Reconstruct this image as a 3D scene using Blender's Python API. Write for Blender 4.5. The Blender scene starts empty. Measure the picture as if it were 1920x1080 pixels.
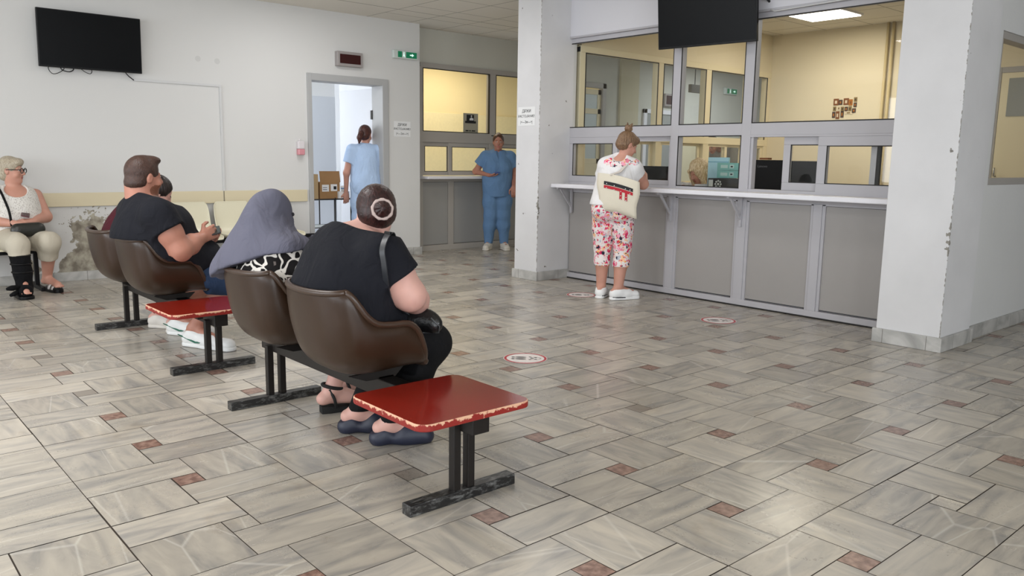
import bpy, math, random
import numpy as np
from mathutils import Vector, Matrix
SKIP = globals().get('SKIP', ())
random.seed(7)
C = bpy.context.scene.collection
sc = bpy.context.scene

# ------------------------------------------------------------------ camera
F_PX = 1523.139
YAW, PITCH, ROLL = 2.42108276, 0.157222176, 0.0155314689
CAM = Vector((1.58526, -2.44575, 1.25125))
fwd = Vector((math.cos(PITCH)*math.cos(YAW), math.cos(PITCH)*math.sin(YAW), -math.sin(PITCH)))
rt0 = Vector((math.sin(YAW), -math.cos(YAW), 0))
up0 = rt0.cross(fwd)
rt = rt0*math.cos(ROLL) + up0*math.sin(ROLL)
up = -rt0*math.sin(ROLL) + up0*math.cos(ROLL)
cd = bpy.data.cameras.new('camera'); cam = bpy.data.objects.new('camera', cd); C.objects.link(cam)
m = Matrix((rt, up, -fwd)).transposed().to_4x4(); m.translation = CAM
cam.matrix_world = m
cd.sensor_width = 36; cd.lens = F_PX/1920*36; cd.clip_start = .05; cd.clip_end = 100
sc.camera = cam

# ------------------------------------------------------------------ world, daylight, exposure
w = bpy.data.worlds.new('world'); sc.world = w; w.use_nodes = True
bgn = w.node_tree.nodes['Background']
bgn.inputs[0].default_value = (0.75, 0.86, 1.0, 1); bgn.inputs[1].default_value = 1.0
sc.view_settings.view_transform = 'Standard'; sc.view_settings.look = 'None'
sc.view_settings.gamma = 1; sc.view_settings.exposure = 0.06
sc.view_settings.use_curve_mapping = False

def area(name, loc, rot, sx, sy, power, col):
    l = bpy.data.lights.new(name, 'AREA'); l.shape = 'RECTANGLE'; l.size = sx; l.size_y = sy
    l.energy = power; l.color = col
    o = bpy.data.objects.new(name, l); C.objects.link(o); o.location = loc; o.rotation_euler = rot
    return o
DAY = (0.90, 0.95, 1.0); WARM = (1.0, 0.88, 0.68); NEUT = (1.0, 0.99, 0.985)
# daylight through the hall windows behind the camera and on its right
for wx, pw in ((-5.0, 112), (-2.0, 96), (1.0, 58), (4.0, 34)):
    area('daylight', (wx, -6.9, 1.75), (math.radians(90), 0, 0), 2.2, 1.7, pw, DAY)
for wy, pw in ((-4.6, 140), (-1.9, 115), (0.8, 75)):
    area('daylight', (5.9, wy, 1.75), (math.radians(90), 0, math.radians(90)), 2.0, 1.7, pw, DAY)
# unseen overhead fill added for the hall; then corridor, office and treatment room lights
for lx, ly, pw in ((-2.95, -1.6, 50), (-1.9, -3.8, 24), (-3.3, 1.9, 16), (-5.7, 1.75, 24)):
    area('hall_fill', (lx, ly, 2.90), (0, 0, 0), 1.2, .6, pw, NEUT)
area('corridor_lamp', (-6.0, 9.6, 2.88), (0, 0, 0), .6, 1.2, 44, DAY)
area('office_lamp', (-3.27, 6.4, 2.885), (0, 0, 0), .58, .58, 18, WARM)
area('office_lamp', (-1.7, 5.2, 2.885), (0, 0, 0), .58, .58, 13, WARM)
area('desk_room_lamp', (-8.2, 5.2, 2.86), (0, 0, 0), .6, 1.2, 34, WARM)
area('treatment_room_daylight', (-9.5, 1.35, 1.7), (math.radians(90), 0, 0), 2.6, 2.0, 60, DAY)

# ------------------------------------------------------------------ helpers
def clip01(v): return max(0., min(1., v))
def lin(c):
    """sRGB 0-255 -> linear"""
    return tuple(((v/255)/12.92 if v/255 <= .04045 else (((v/255)+.055)/1.055)**2.4) for v in c)
def mat(name, col, rough=.6, metal=0., spec=.5, bump=0., bscale=200., var=0., vscale=6., coat=0.):
    m = bpy.data.materials.new(name); m.use_nodes = True
    nt = m.node_tree; b = nt.nodes['Principled BSDF']
    c = lin(col) if max(col) > 1.001 else tuple(col)
    b.inputs['Base Color'].default_value = (*c, 1)
    b.inputs['Roughness'].default_value = rough; b.inputs['Metallic'].default_value = metal
    b.inputs['Specular IOR Level'].default_value = spec
    if coat: b.inputs['Coat Weight'].default_value = coat; b.inputs['Coat Roughness'].default_value = .12
    tc = nt.nodes.new('ShaderNodeTexCoord')
    if bump:
        n = nt.nodes.new('ShaderNodeTexNoise'); n.inputs['Scale'].default_value = bscale; n.inputs['Detail'].default_value = 4
        nt.links.new(tc.outputs['Object'], n.inputs['Vector'])
        bp = nt.nodes.new('ShaderNodeBump'); bp.inputs['Strength'].default_value = bump; bp.inputs['Distance'].default_value = .01
        nt.links.new(n.outputs[0], bp.inputs['Height']); nt.links.new(bp.outputs[0], b.inputs['Normal'])
    if var:
        n = nt.nodes.new('ShaderNodeTexNoise'); n.inputs['Scale'].default_value = vscale; n.inputs['Detail'].default_value = 5
        nt.links.new(tc.outputs['Object'], n.inputs['Vector'])
        r = nt.nodes.new('ShaderNodeMapRange'); r.inputs[1].default_value = .3; r.inputs[2].default_value = .7
        r.inputs[3].default_value = 1-var; r.inputs[4].default_value = 1+var
        nt.links.new(n.outputs[0], r.inputs[0])
        mx = nt.nodes.new('ShaderNodeMix'); mx.data_type = 'RGBA'; mx.blend_type = 'MULTIPLY'; mx.inputs[0].default_value = 1
        mx.inputs[6].default_value = (*c, 1); nt.links.new(r.outputs[0], mx.inputs[7])
        nt.links.new(mx.outputs[2], b.inputs['Base Color'])
    return m
def nodes(m): return m.node_tree, m.node_tree.nodes['Principled BSDF'], m.node_tree.nodes.new, m.node_tree.links.new
def emit(name, col, s):
    m = mat(name, col); b = m.node_tree.nodes['Principled BSDF']
    b.inputs['Emission Color'].default_value = (*col, 1); b.inputs['Emission Strength'].default_value = s
    return m
def glass(name, tint=(.97, .985, .975), refl=.09):
    m = bpy.data.materials.new(name); m.use_nodes = True; nt = m.node_tree; nt.nodes.clear()
    o = nt.nodes.new('ShaderNodeOutputMaterial'); t = nt.nodes.new('ShaderNodeBsdfTransparent'); g = nt.nodes.new('ShaderNodeBsdfGlossy')
    t.inputs[0].default_value = (*tint, 1); g.inputs['Roughness'].default_value = .02
    lw = nt.nodes.new('ShaderNodeLayerWeight'); lw.inputs[0].default_value = .5
    pw = nt.nodes.new('ShaderNodeMath'); pw.operation = 'POWER'; pw.inputs[1].default_value = 5; nt.links.new(lw.outputs['Facing'], pw.inputs[0])
    f = nt.nodes.new('ShaderNodeMath'); f.operation = 'MULTIPLY_ADD'; f.inputs[1].default_value = .9; f.inputs[2].default_value = .035; nt.links.new(pw.outputs[0], f.inputs[0])
    mx = nt.nodes.new('ShaderNodeMixShader')
    nt.links.new(f.outputs[0], mx.inputs[0]); nt.links.new(t.outputs[0], mx.inputs[1]); nt.links.new(g.outputs[0], mx.inputs[2])
    nt.links.new(mx.outputs[0], o.inputs[0]); return m

class MB:
    """collects shapes and links them as one mesh object"""
    def __init__(s): s.v = []; s.f = []; s.mi = []; s.sm = []
    def add(s, vs, fs, mi=0, sm=False):
        n = len(s.v); s.v += [tuple(v) for v in vs]
        for f in fs: s.f.append([i+n for i in f]); s.mi.append(mi); s.sm.append(sm)
        return s
    def box(s, x0, x1, y0, y1, z0, z1, mi=0, M=None):
        vs = [Vector((x, y, z)) for z in (z0, z1) for y in (y0, y1) for x in (x0, x1)]
        if M is not None: vs = [M @ v for v in vs]
        return s.add(vs, [(0, 2, 3, 1), (4, 5, 7, 6), (0, 1, 5, 4), (2, 6, 7, 3), (0, 4, 6, 2), (1, 3, 7, 5)], mi)
    def quad(s, a, b, c, d, mi=0): return s.add([a, b, c, d], [(0, 1, 2, 3)], mi)
    def tube(s, pts, r, n=10, mi=0, caps=True, closed=False):
        pts = [Vector(p) for p in pts]; k = len(pts); rs = r if hasattr(r, '__len__') else [r]*k
        rings = []; prev = None
        for i, p in enumerate(pts):
            if closed: t = (pts[(i+1) % k]-pts[i-1]).normalized()
            else: t = (pts[min(i+1, k-1)]-pts[max(i-1, 0)]).normalized()
            if prev is None: a = t.orthogonal().normalized()
            else: a = (prev-t*prev.dot(t)).normalized()
            prev = a; b = t.cross(a)
            rings.append([p+(a*math.cos(q)+b*math.sin(q))*rs[i] for q in [2*math.pi*j/n for j in range(n)]])
        vs = [v for rg in rings for v in rg]; fs = []
        for i in range(k if closed else k-1):
            i2 = (i+1) % k
            for j in range(n): fs.append((i*n+j, i*n+(j+1) % n, i2*n+(j+1) % n, i2*n+j))
        if caps and not closed: fs.append(tuple(reversed(range(n)))); fs.append(tuple((k-1)*n+j for j in range(n)))
        return s.add(vs, fs, mi, True)
    def prism(s, poly, axis, a, b, mi=0):
        """poly: 2D outline, extruded along axis (0,1,2) from a to b"""
        def P(u, v, w): return {0: (w, u, v), 1: (u, w, v), 2: (u, v, w)}[axis]
        n = len(poly); vs = [P(u, v, a) for u, v in poly]+[P(u, v, b) for u, v in poly]
        fs = [tuple(range(n)), tuple(reversed(range(n, 2*n)))]+[(i, n+i, n+(i+1) % n, (i+1) % n) for i in range(n)]
        return s.add(vs, fs, mi)
    def build(s, name, mats, parent=None, bevel=0, loc=None, seg=2, subd=0):
        me = bpy.data.meshes.new(name)
        vs = s.v
        if loc is not None: L = Vector(loc); vs = [tuple(Vector(v)-L) for v in vs]
        me.from_pydata(vs, [], s.f); me.update()
        ms = mats if isinstance(mats, (list, tuple)) else [mats]
        for x in ms: me.materials.append(x)
        me.polygons.foreach_set('material_index', s.mi); me.polygons.foreach_set('use_smooth', s.sm)
        import bmesh
        b = bmesh.new(); b.from_mesh(me); bmesh.ops.recalc_face_normals(b, faces=b.faces); b.to_mesh(me); b.free()
        o = bpy.data.objects.new(name, me); C.objects.link(o)
        if loc is not None: o.location = loc
        if parent is not None:
            o.parent = parent
            o.location = (Vector(loc) if loc is not None else Vector((0, 0, 0)))-wpos(parent)
            if loc is None:   # vertices are in world space: shift into the parent's frame
                o.location = -wpos(parent)
        if bevel:
            bv = o.modifiers.new('bevel', 'BEVEL'); bv.width = bevel; bv.segments = seg; bv.limit_method = 'ANGLE'; bv.angle_limit = math.radians(40)
        if subd:
            sd = o.modifiers.new('sub', 'SUBSURF'); sd.levels = subd; sd.render_levels = subd
        return o
def wpos(o):
    p = Vector((0, 0, 0))
    while o is not None: p = p+Vector(o.location); o = o.parent
    return p
def thing(name, label, cat, loc=(0, 0, 0), group=None):
    o = bpy.data.objects.new(name, None); C.objects.link(o); o.location = loc; o.empty_display_size = .1
    return tag(o, label, cat, group)
def tag(o, label, cat, group=None):
    o['label'] = label; o['category'] = cat
    if group: o['group'] = group
    return o
def struct(o): o['kind'] = 'structure'; return o
def text(name, body, size, loc, right, upv, m, parent=None, align='CENTER', ext=.0005, sx=1.):
    cu = bpy.data.curves.new(name, 'FONT'); cu.body = body; cu.size = size; cu.align_x = align; cu.align_y = 'CENTER'; cu.extrude = ext
    t = bpy.data.objects.new('tmp', cu); C.objects.link(t)
    bpy.context.view_layer.update()
    me = bpy.data.meshes.new_from_object(t.evaluated_get(bpy.context.evaluated_depsgraph_get()))
    bpy.data.objects.remove(t); me.name = name
    me.materials.clear(); me.materials.append(m)
    o = bpy.data.objects.new(name, me); C.objects.link(o)
    r = Vector(right).normalized(); u = Vector(upv).normalized(); n = r.cross(u)
    M = Matrix((r*sx, u, n)).transposed().to_4x4(); 
    for v in me.vertices: v.co = M @ v.co
    o.location = loc
    if parent is not None: o.parent = parent; o.location = Vector(loc)-wpos(parent)
    return o
def dup(root, loc, label=None, rot=None):
    r = root.copy(); C.objects.link(r); r.location = loc
    if rot is not None: r.rotation_euler = rot
    if label: r['label'] = label
    for ch in [o for o in bpy.data.objects if o.parent == root]:
        c = ch.copy(); C.objects.link(c); c.parent = r
        for g in [o for o in bpy.data.objects if o.parent == ch]:
            d = g.copy(); C.objects.link(d); d.parent = c
    return r
# ------------------------------------------------------------------ materials of the setting
M_wall = mat('white_paint', (206, 206, 205), .75, bump=.08, bscale=60, var=.025, vscale=1.3)
M_wall_up = mat('white_paint_cool', (208, 207, 212), .75, bump=.06, bscale=60, var=.02, vscale=1.3)
M_cream = mat('cream_paint', (220, 208, 180), .8, var=.03, vscale=1.2)
M_creamframe = mat('cream_frame', (220, 208, 176), .55)
M_alu = mat('grey_aluminium', (176, 174, 178), .45, spec=.4)
M_alu_dk = mat('brownish_aluminium', (164, 159, 153), .5)  # grey-brown of the recessed desk frames: shade put into the metal colour
M_gasket = mat('black_gasket', (22, 20, 19), .6)
M_panel = mat('grey_laminate', (155, 151, 148), .42, var=.02, vscale=2)
M_panel_dk = mat('dark_grey_laminate', (150, 149, 147), .4)
M_white = mat('white_laminate', (222, 221, 226), .35)
M_black = mat('black_plastic', (12, 12, 14), .4, spec=.22)
def skirting():
    m = mat('marble_skirting', (176, 174, 170), .4); nt, b, N, L = nodes(m); tc = N('ShaderNodeTexCoord'); sp = N('ShaderNodeSeparateXYZ'); L(tc.outputs['Object'], sp.inputs[0])
    n = N('ShaderNodeTexNoise'); n.inputs['Scale'].default_value = 5; n.inputs['Detail'].default_value = 6; n.inputs['Distortion'].default_value = 1; L(tc.outputs['Object'], n.inputs['Vector'])
    r = N('ShaderNodeValToRGB'); r.color_ramp.elements[0].position = .3; r.color_ramp.elements[0].color = (*lin((142, 141, 138)), 1); r.color_ramp.elements[1].position = .7; r.color_ramp.elements[1].color = (*lin((196, 194, 190)), 1); L(n.outputs[0], r.inputs[0])
    def m_(op, a, c):
        q = N('ShaderNodeMath'); q.operation = op
        for i, v in enumerate((a, c)):
            if isinstance(v, (int, float)): q.inputs[i].default_value = v
            else: L(v, q.inputs[i])
        return q.outputs[0]
    j = m_('LESS_THAN', m_('FRACT', m_('DIVIDE', m_('ADD', m_('ADD', sp.outputs[0], sp.outputs[1]), 20.16), .3), 0), .014)
    x = N('ShaderNodeMix'); x.data_type = 'RGBA'; L(j, x.inputs[0]); L(r.outputs[0], x.inputs[6]); x.inputs[7].default_value = (*lin((110, 106, 100)), 1); L(x.outputs[2], b.inputs['Base Color']); return m
M_skirt = skirting()
M_glass = glass('pane_glass')
M_white_bright = mat('white_room_paint', (232, 234, 238), .8)

def wall_left_material():
    m = mat('peeling_white_paint', (206, 205, 203), .78); nt, b, N, L = nodes(m)
    tc = N('ShaderNodeTexCoord'); sp = N('ShaderNodeSeparateXYZ'); L(tc.outputs['Object'], sp.inputs[0])
    def math_(op, a, bb=None, c=None):
        n = N('ShaderNodeMath'); n.operation = op
        for i, v in enumerate((a, bb, c)):
            if v is None: continue
            if isinstance(v, (int, float)): n.inputs[i].default_value = v
            else: L(v, n.inputs[i])
        return n.outputs[0]
    ns = N('ShaderNodeTexNoise'); ns.inputs['Scale'].default_value = 5.5; ns.inputs['Detail'].default_value = 8; ns.inputs['Roughness'].default_value = .62
    L(tc.outputs['Object'], ns.inputs['Vector'])
    # damp patch: a ragged triangle at the foot of the wall
    dy = math_('ABSOLUTE', math_('ADD', sp.outputs[1], .28))
    d1 = math_('ADD', math_('MULTIPLY', dy, 1/.46), math_('MULTIPLY', math_('MAXIMUM', sp.outputs[2], 0), 1/.76))
    e = math_('SUBTRACT', math_('ADD', 1.0, math_('MULTIPLY', math_('SUBTRACT', ns.outputs[0], .5), 1.25)), d1)
    m1 = math_('GREATER_THAN', e, 0.04)
    # flakes above it
    n2 = N('ShaderNodeTexNoise'); n2.inputs['Scale'].default_value = 26; n2.inputs['Detail'].default_value = 5
    L(tc.outputs['Object'], n2.inputs['Vector'])
    dy2 = math_('ABSOLUTE', math_('ADD', sp.outputs[1], .27)); dz2 = math_('ABSOLUTE', math_('SUBTRACT', sp.outputs[2], .57))
    d2 = math_('ADD', math_('MULTIPLY', dy2, 4.2), math_('MULTIPLY', dz2, 7))
    m2 = math_('GREATER_THAN', math_('SUBTRACT', n2.outputs[0], math_('MULTIPLY', d2, .12)), .47)
    # small hole near the skirting
    dy3 = math_('ABSOLUTE', math_('ADD', sp.outputs[1], .82)); dz3 = math_('ABSOLUTE', math_('SUBTRACT', sp.outputs[2], .13))
    m3 = math_('GREATER_THAN', math_('SUBTRACT', ns.outputs[0], math_('MULTIPLY', math_('ADD', dy3, dz3), 4)), .2)
    mk = math_('MAXIMUM', math_('MAXIMUM', m1, m2), m3)
    pr = N('ShaderNodeValToRGB'); pr.color_ramp.elements[0].position = .38; pr.color_ramp.elements[1].position = .66
    pr.color_ramp.elements[0].color = (*lin((118, 110, 98)), 1); pr.color_ramp.elements[1].color = (*lin((178, 172, 156)), 1)
    n3 = N('ShaderNodeTexNoise'); n3.inputs['Scale'].default_value = 12; n3.inputs['Detail'].default_value = 8; L(tc.outputs['Object'], n3.inputs['Vector'])
    L(n3.outputs[0], pr.inputs[0])
    mx = N('ShaderNodeMix'); mx.data_type = 'RGBA'; L(mk, mx.inputs[0]); mx.inputs[6].default_value = (*lin((206, 205, 203)), 1); L(pr.outputs[0], mx.inputs[7])
    # two faint round smudges high on the wall
    o = mx.outputs[2]
    for (yy, zz) in ((.852, 2.244), (1.056, 2.235)):
        a = math_('SUBTRACT', sp.outputs[1], yy); c = math_('SUBTRACT', sp.outputs[2], zz)
        r = math_('SQRT', math_('ADD', math_('MULTIPLY', a, a), math_('MULTIPLY', c, c)))
        mm = math_('MULTIPLY', math_('LESS_THAN', r, .03), .16)
        m_ = N('ShaderNodeMix'); m_.data_type = 'RGBA'; L(mm, m_.inputs[0]); L(o, m_.inputs[6]); m_.inputs[7].default_value = (.15, .15, .15, 1); o = m_.outputs[2]
    L(o, b.inputs['Base Color'])
    bp = N('ShaderNodeBump'); bp.inputs['Strength'].default_value = .6; bp.inputs['Distance'].default_value = .012
    L(math_('ADD', math_('MULTIPLY', mk, -1.2), math_('MULTIPLY', math_('MULTIPLY', n3.outputs[0], mk), 1.0)), bp.inputs['Height']); L(bp.outputs[0], b.inputs['Normal'])
    return m
def chipped_material(cx=-.55, cy=3.29, base=(208, 207, 208)):
    m = mat('chipped_white_paint', (208, 207, 208), .7); nt, b, N, L = nodes(m)
    tc = N('ShaderNodeTexCoord')
    n = N('ShaderNodeTexNoise'); n.inputs['Scale'].default_value = 11; n.inputs['Detail'].default_value = 3; L(tc.outputs['Object'], n.inputs['Vector'])
    r = N('ShaderNodeValToRGB'); r.color_ramp.elements[0].position = .735; r.color_ramp.elements[0].color = (*lin((208, 207, 208)), 1)
    r.color_ramp.elements[1].position = .75; r.color_ramp.elements[1].color = (*lin((120, 116, 110)), 1)
    L(n.outputs[0], r.inputs[0])
    n2 = N('ShaderNodeTexNoise'); n2.inputs['Scale'].default_value = 2.5; n2.inputs['Detail'].default_value = 6; L(tc.outputs['Object'], n2.inputs['Vector'])
    r2 = N('ShaderNodeMapRange'); r2.inputs[1].default_value = .35; r2.inputs[2].default_value = .75; r2.inputs[3].default_value = 1.03; r2.inputs[4].default_value = .93; L(n2.outputs[0], r2.inputs[0])
    mx = N('ShaderNodeMix'); mx.data_type = 'RGBA'; mx.blend_type = 'MULTIPLY'; mx.inputs[0].default_value = 1; L(r.outputs[0], mx.inputs[6]); L(r2.outputs[0], mx.inputs[7])
    # knocked arris: bare plaster along the corner, widest at elbow height
    sp = N('ShaderNodeSeparateXYZ'); L(tc.outputs['Object'], sp.inputs[0])
    def m_(op, a, c=None):
        q = N('ShaderNodeMath'); q.operation = op
        for i, v in enumerate((a, c)):
            if v is None: continue
            if isinstance(v, (int, float)): q.inputs[i].default_value = v
            else: L(v, q.inputs[i])
        return q.outputs[0]
    dx, dy = m_('SUBTRACT', sp.outputs[0], cx), m_('SUBTRACT', sp.outputs[1], cy)
    d = m_('SQRT', m_('ADD', m_('MULTIPLY', dx, dx), m_('MULTIPLY', dy, dy)))
    n3 = N('ShaderNodeTexNoise'); n3.inputs['Scale'].default_value = 34; n3.inputs['Detail'].default_value = 5; L(tc.outputs['Object'], n3.inputs['Vector'])
    hz = m_('MAXIMUM', m_('SUBTRACT', 1.0, m_('MULTIPLY', m_('ABSOLUTE', m_('SUBTRACT', sp.outputs[2], .75)), 7)), 0)
    lim = m_('MULTIPLY', m_('SUBTRACT', n3.outputs[0], .40), m_('ADD', .022, m_('MULTIPLY', hz, .13)))
    ch = m_('LESS_THAN', d, lim)
    x = N('ShaderNodeMix'); x.data_type = 'RGBA'; L(ch, x.inputs[0]); L(mx.outputs[2], x.inputs[6]); x.inputs[7].default_value = (*lin((132, 128, 120)), 1)
    L(x.outputs[2], b.inputs['Base Color']); return m

def floor_material():
    m = mat('marble_tiles', (190, 186, 178), .2); nt, b, N, L = nodes(m)
    at = N('ShaderNodeAttribute'); at.attribute_name = 'tile'; sp = N('ShaderNodeSeparateXYZ'); L(at.outputs['Vector'], sp.inputs[0])
    tc = N('ShaderNodeTexCoord'); ps = N('ShaderNodeSeparateXYZ'); L(tc.outputs['Object'], ps.inputs[0])
    def mixf(f, a, bb):
        n = N('ShaderNodeMix'); L(f, n.inputs[0]); L(a, n.inputs[2]); L(bb, n.inputs[3]); return n.outputs[0]
    def mul(a, k, add=0):
        n = N('ShaderNodeMath'); n.operation = 'MULTIPLY_ADD'; L(a, n.inputs[0]); n.inputs[1].default_value = k; n.inputs[2].default_value = add; return n.outputs[0]
    u = mixf(sp.outputs[1], ps.outputs[0], ps.outputs[1]); v = mixf(sp.outputs[1], ps.outputs[1], ps.outputs[0])
    cb = N('ShaderNodeCombineXYZ'); L(mul(u, 1.6), cb.inputs[0]); L(mul(v, 8.0), cb.inputs[1]); L(mul(sp.outputs[0], 70), cb.inputs[2])
    n1 = N('ShaderNodeTexNoise'); n1.inputs['Scale'].default_value = 1.6; n1.inputs['Detail'].default_value = 6; n1.inputs['Distortion'].default_value = 1.1; n1.inputs['Roughness'].default_value = .55
    L(cb.outputs[0], n1.inputs['Vector'])
    r = N('ShaderNodeValToRGB'); e = r.color_ramp.elements
    e[0].position = .25; e[0].color = (*lin((134, 131, 128)), 1); e[1].position = .75; e[1].color = (*lin((192, 183, 168)), 1)
    x = e.new(.5); x.color = (*lin((171, 164, 153)), 1)
    L(n1.outputs[0], r.inputs[0])
    # per tile brightness and tint
    br = N('ShaderNodeMapRange'); br.inputs[3].default_value = .82; br.inputs[4].default_value = 1.12; L(sp.outputs[0], br.inputs[0])
    mx = N('ShaderNodeMix'); mx.data_type = 'RGBA'; mx.blend_type = 'MULTIPLY'; mx.inputs[0].default_value = 1; L(r.outputs[0], mx.inputs[6]); L(br.outputs[0], mx.inputs[7])
    # pale crack-like veins
    vo = N('ShaderNodeTexVoronoi'); vo.feature = 'DISTANCE_TO_EDGE'; vo.inputs['Scale'].default_value = .42; L(cb.outputs[0], vo.inputs['Vector'])
    vr = N('ShaderNodeMapRange'); vr.inputs[1].default_value = 0; vr.inputs[2].default_value = .010; vr.inputs[3].default_value = .26; vr.inputs[4].default_value = 0; L(vo.outputs[0], vr.inputs[0])
    mv = N('ShaderNodeMix'); mv.data_type = 'RGBA'; L(vr.outputs[0], mv.inputs[0]); L(mx.outputs[2], mv.inputs[6]); mv.inputs[7].default_value = (*lin((228, 224, 214)), 1)
    # red marble insets
    n2 = N('ShaderNodeTexNoise'); n2.inputs['Scale'].default_value = 38; n2.inputs['Detail'].default_value = 5; L(tc.outputs['Object'], n2.inputs['Vector'])
    rr = N('ShaderNodeValToRGB'); rr.color_ramp.elements[0].position = .35; rr.color_ramp.elements[0].color = (*lin((112, 84, 74)), 1)
    rr.color_ramp.elements[1].position = .68; rr.color_ramp.elements[1].color = (*lin((158, 128, 114)), 1); L(n2.outputs[0], rr.inputs[0])
    c1 = N('ShaderNodeMath'); c1.operation = 'COMPARE'; L(sp.outputs[2], c1.inputs[0]); c1.inputs[1].default_value = 1; c1.inputs[2].default_value = .2
    m1 = N('ShaderNodeMix'); m1.data_type = 'RGBA'; L(c1.outputs[0], m1.inputs[0]); L(mv.outputs[2], m1.inputs[6]); L(rr.outputs[0], m1.inputs[7])
    c2 = N('ShaderNodeMath'); c2.operation = 'COMPARE'; L(sp.outputs[2], c2.inputs[0]); c2.inputs[1].default_value = 2; c2.inputs[2].default_value = .2
    m2 = N('ShaderNodeMix'); m2.data_type = 'RGBA'; L(c2.outputs[0], m2.inputs[0]); L(m1.outputs[2], m2.inputs[6]); m2.inputs[7].default_value = (*lin((136, 127, 117)), 1)
    # brownish wear, strongest along the joints of the middle of the hall
    n3 = N('ShaderNodeTexNoise'); n3.inputs['Scale'].default_value = 2.3; n3.inputs['Detail'].default_value = 9; n3.inputs['Roughness'].default_value = .7; L(tc.outputs['Object'], n3.inputs['Vector'])
    st = N('ShaderNodeMapRange'); st.inputs[1].default_value = .56; st.inputs[2].default_value = .74; st.inputs[3].default_value = 0; st.inputs[4].default_value = .5; L(n3.outputs[0], st.inputs[0])
    ms = N('ShaderNodeMix'); ms.data_type = 'RGBA'; ms.blend_type = 'MULTIPLY'; L(st.outputs[0], ms.inputs[0]); L(m2.outputs[2], ms.inputs[6]); ms.inputs[7].default_value = (*lin((196, 176, 150)), 1)
    L(ms.outputs[2], b.inputs['Base Color'])
    rg = N('ShaderNodeMapRange'); rg.inputs[3].default_value = .16; rg.inputs[4].default_value = .34; L(n3.outputs[0], rg.inputs[0])
    ad = N('ShaderNodeMath'); ad.operation = 'MULTIPLY_ADD'; L(sp.outputs[0], ad.inputs[0]); ad.inputs[1].default_value = .06; L(rg.outputs[0], ad.inputs[2])
    L(ad.outputs[0], b.inputs['Roughness']); b.inputs['Specular IOR Level'].default_value = .75
    # uneven polish, so reflections wobble
    bp = N('ShaderNodeBump'); bp.inputs['Strength'].default_value = .06; bp.inputs['Distance'].default_value = .02
    n4 = N('ShaderNodeTexNoise'); n4.inputs['Scale'].default_value = 9; L(tc.outputs['Object'], n4.inputs['Vector']); L(n4.outputs[0], bp.inputs['Height']); L(bp.outputs[0], b.inputs['Normal'])
    return m
M_grout = mat('tile_grout', (58, 48, 40), .9, var=.3, vscale=3)

# ------------------------------------------------------------------ floor: pinwheel of marble slabs round small square insets
def build_floor():
    rnd = random.Random(3)
    vs = []; fs = []; att = []
    special = {(2, 1): 2, (-1, 1): 0, (2, -2): 0, (4, -1): 2, (-1, 0): 1, (3, 3): 1}
    g = .0019
    X0, X1, Y0, Y1 = -7.6, 6.0, -7.1, 13.0
    def tile(x0, x1, y0, y1, ori, kind):
        x0 = max(x0, X0); x1 = min(x1, X1); y0 = max(y0, Y0); y1 = min(y1, Y1)
        if x1-x0 < .01 or y1-y0 < .01: return
        if x0 > -.56 and False: return
        gg = g*rnd.choice((.7, .9, 1, 1.6))
        n = len(vs); vs.extend([(x0+gg, y0+gg, 0), (x1-gg, y0+gg, 0), (x1-gg, y1-gg, 0), (x0+gg, y1-gg, 0)])
        fs.append((n, n+1, n+2, n+3)); att.append((rnd.random(), ori, kind))
    for i in range(-13, 17):
        for j in range(-11, 20):
            cx, cy = -.5*i, .7*j
            if cx > 6.3 or cx < -8: continue
            if abs(cx) > 20: continue
            tile(cx-.25, cx-.05, cy-.35, cy+.05, 1, 0)
            tile(cx-.25, cx+.05, cy+.05, cy+.35, rnd.choice((0, 0, 1)), 0)
            tile(cx+.05, cx+.25, cy-.05, cy+.35, 1, 0)
            tile(cx-.05, cx+.25, cy-.35, cy-.05, rnd.choice((0, 0, 1)), 0)
            k = special.get((i, j)); 
            if k is None: k = 2 if rnd.random() < .14 else 1
            tile(cx-.05, cx+.05, cy-.05, cy+.05, 0, k)
    n = len(vs); vs.extend([(X0, Y0, -.002), (X1, Y0, -.002), (X1, Y1, -.002), (X0, Y1, -.002)]); fs.append((n, n+1, n+2, n+3)); att.append((0, 0, 0))
    me = bpy.data.meshes.new('floor'); me.from_pydata(vs, [], fs); me.update()
    me.materials.append(floor_material()); me.materials.append(M_grout)
    mi = [0]*len(fs); mi[-1] = 1; me.polygons.foreach_set('material_index', mi)
    a = me.attributes.new('tile', 'FLOAT_VECTOR', 'FACE'); a.data.foreach_set('vector', np.array(att, dtype=np.float32).ravel())
    o = bpy.data.objects.new('floor', me); C.objects.link(o); struct(o)
build_floor()

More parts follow.
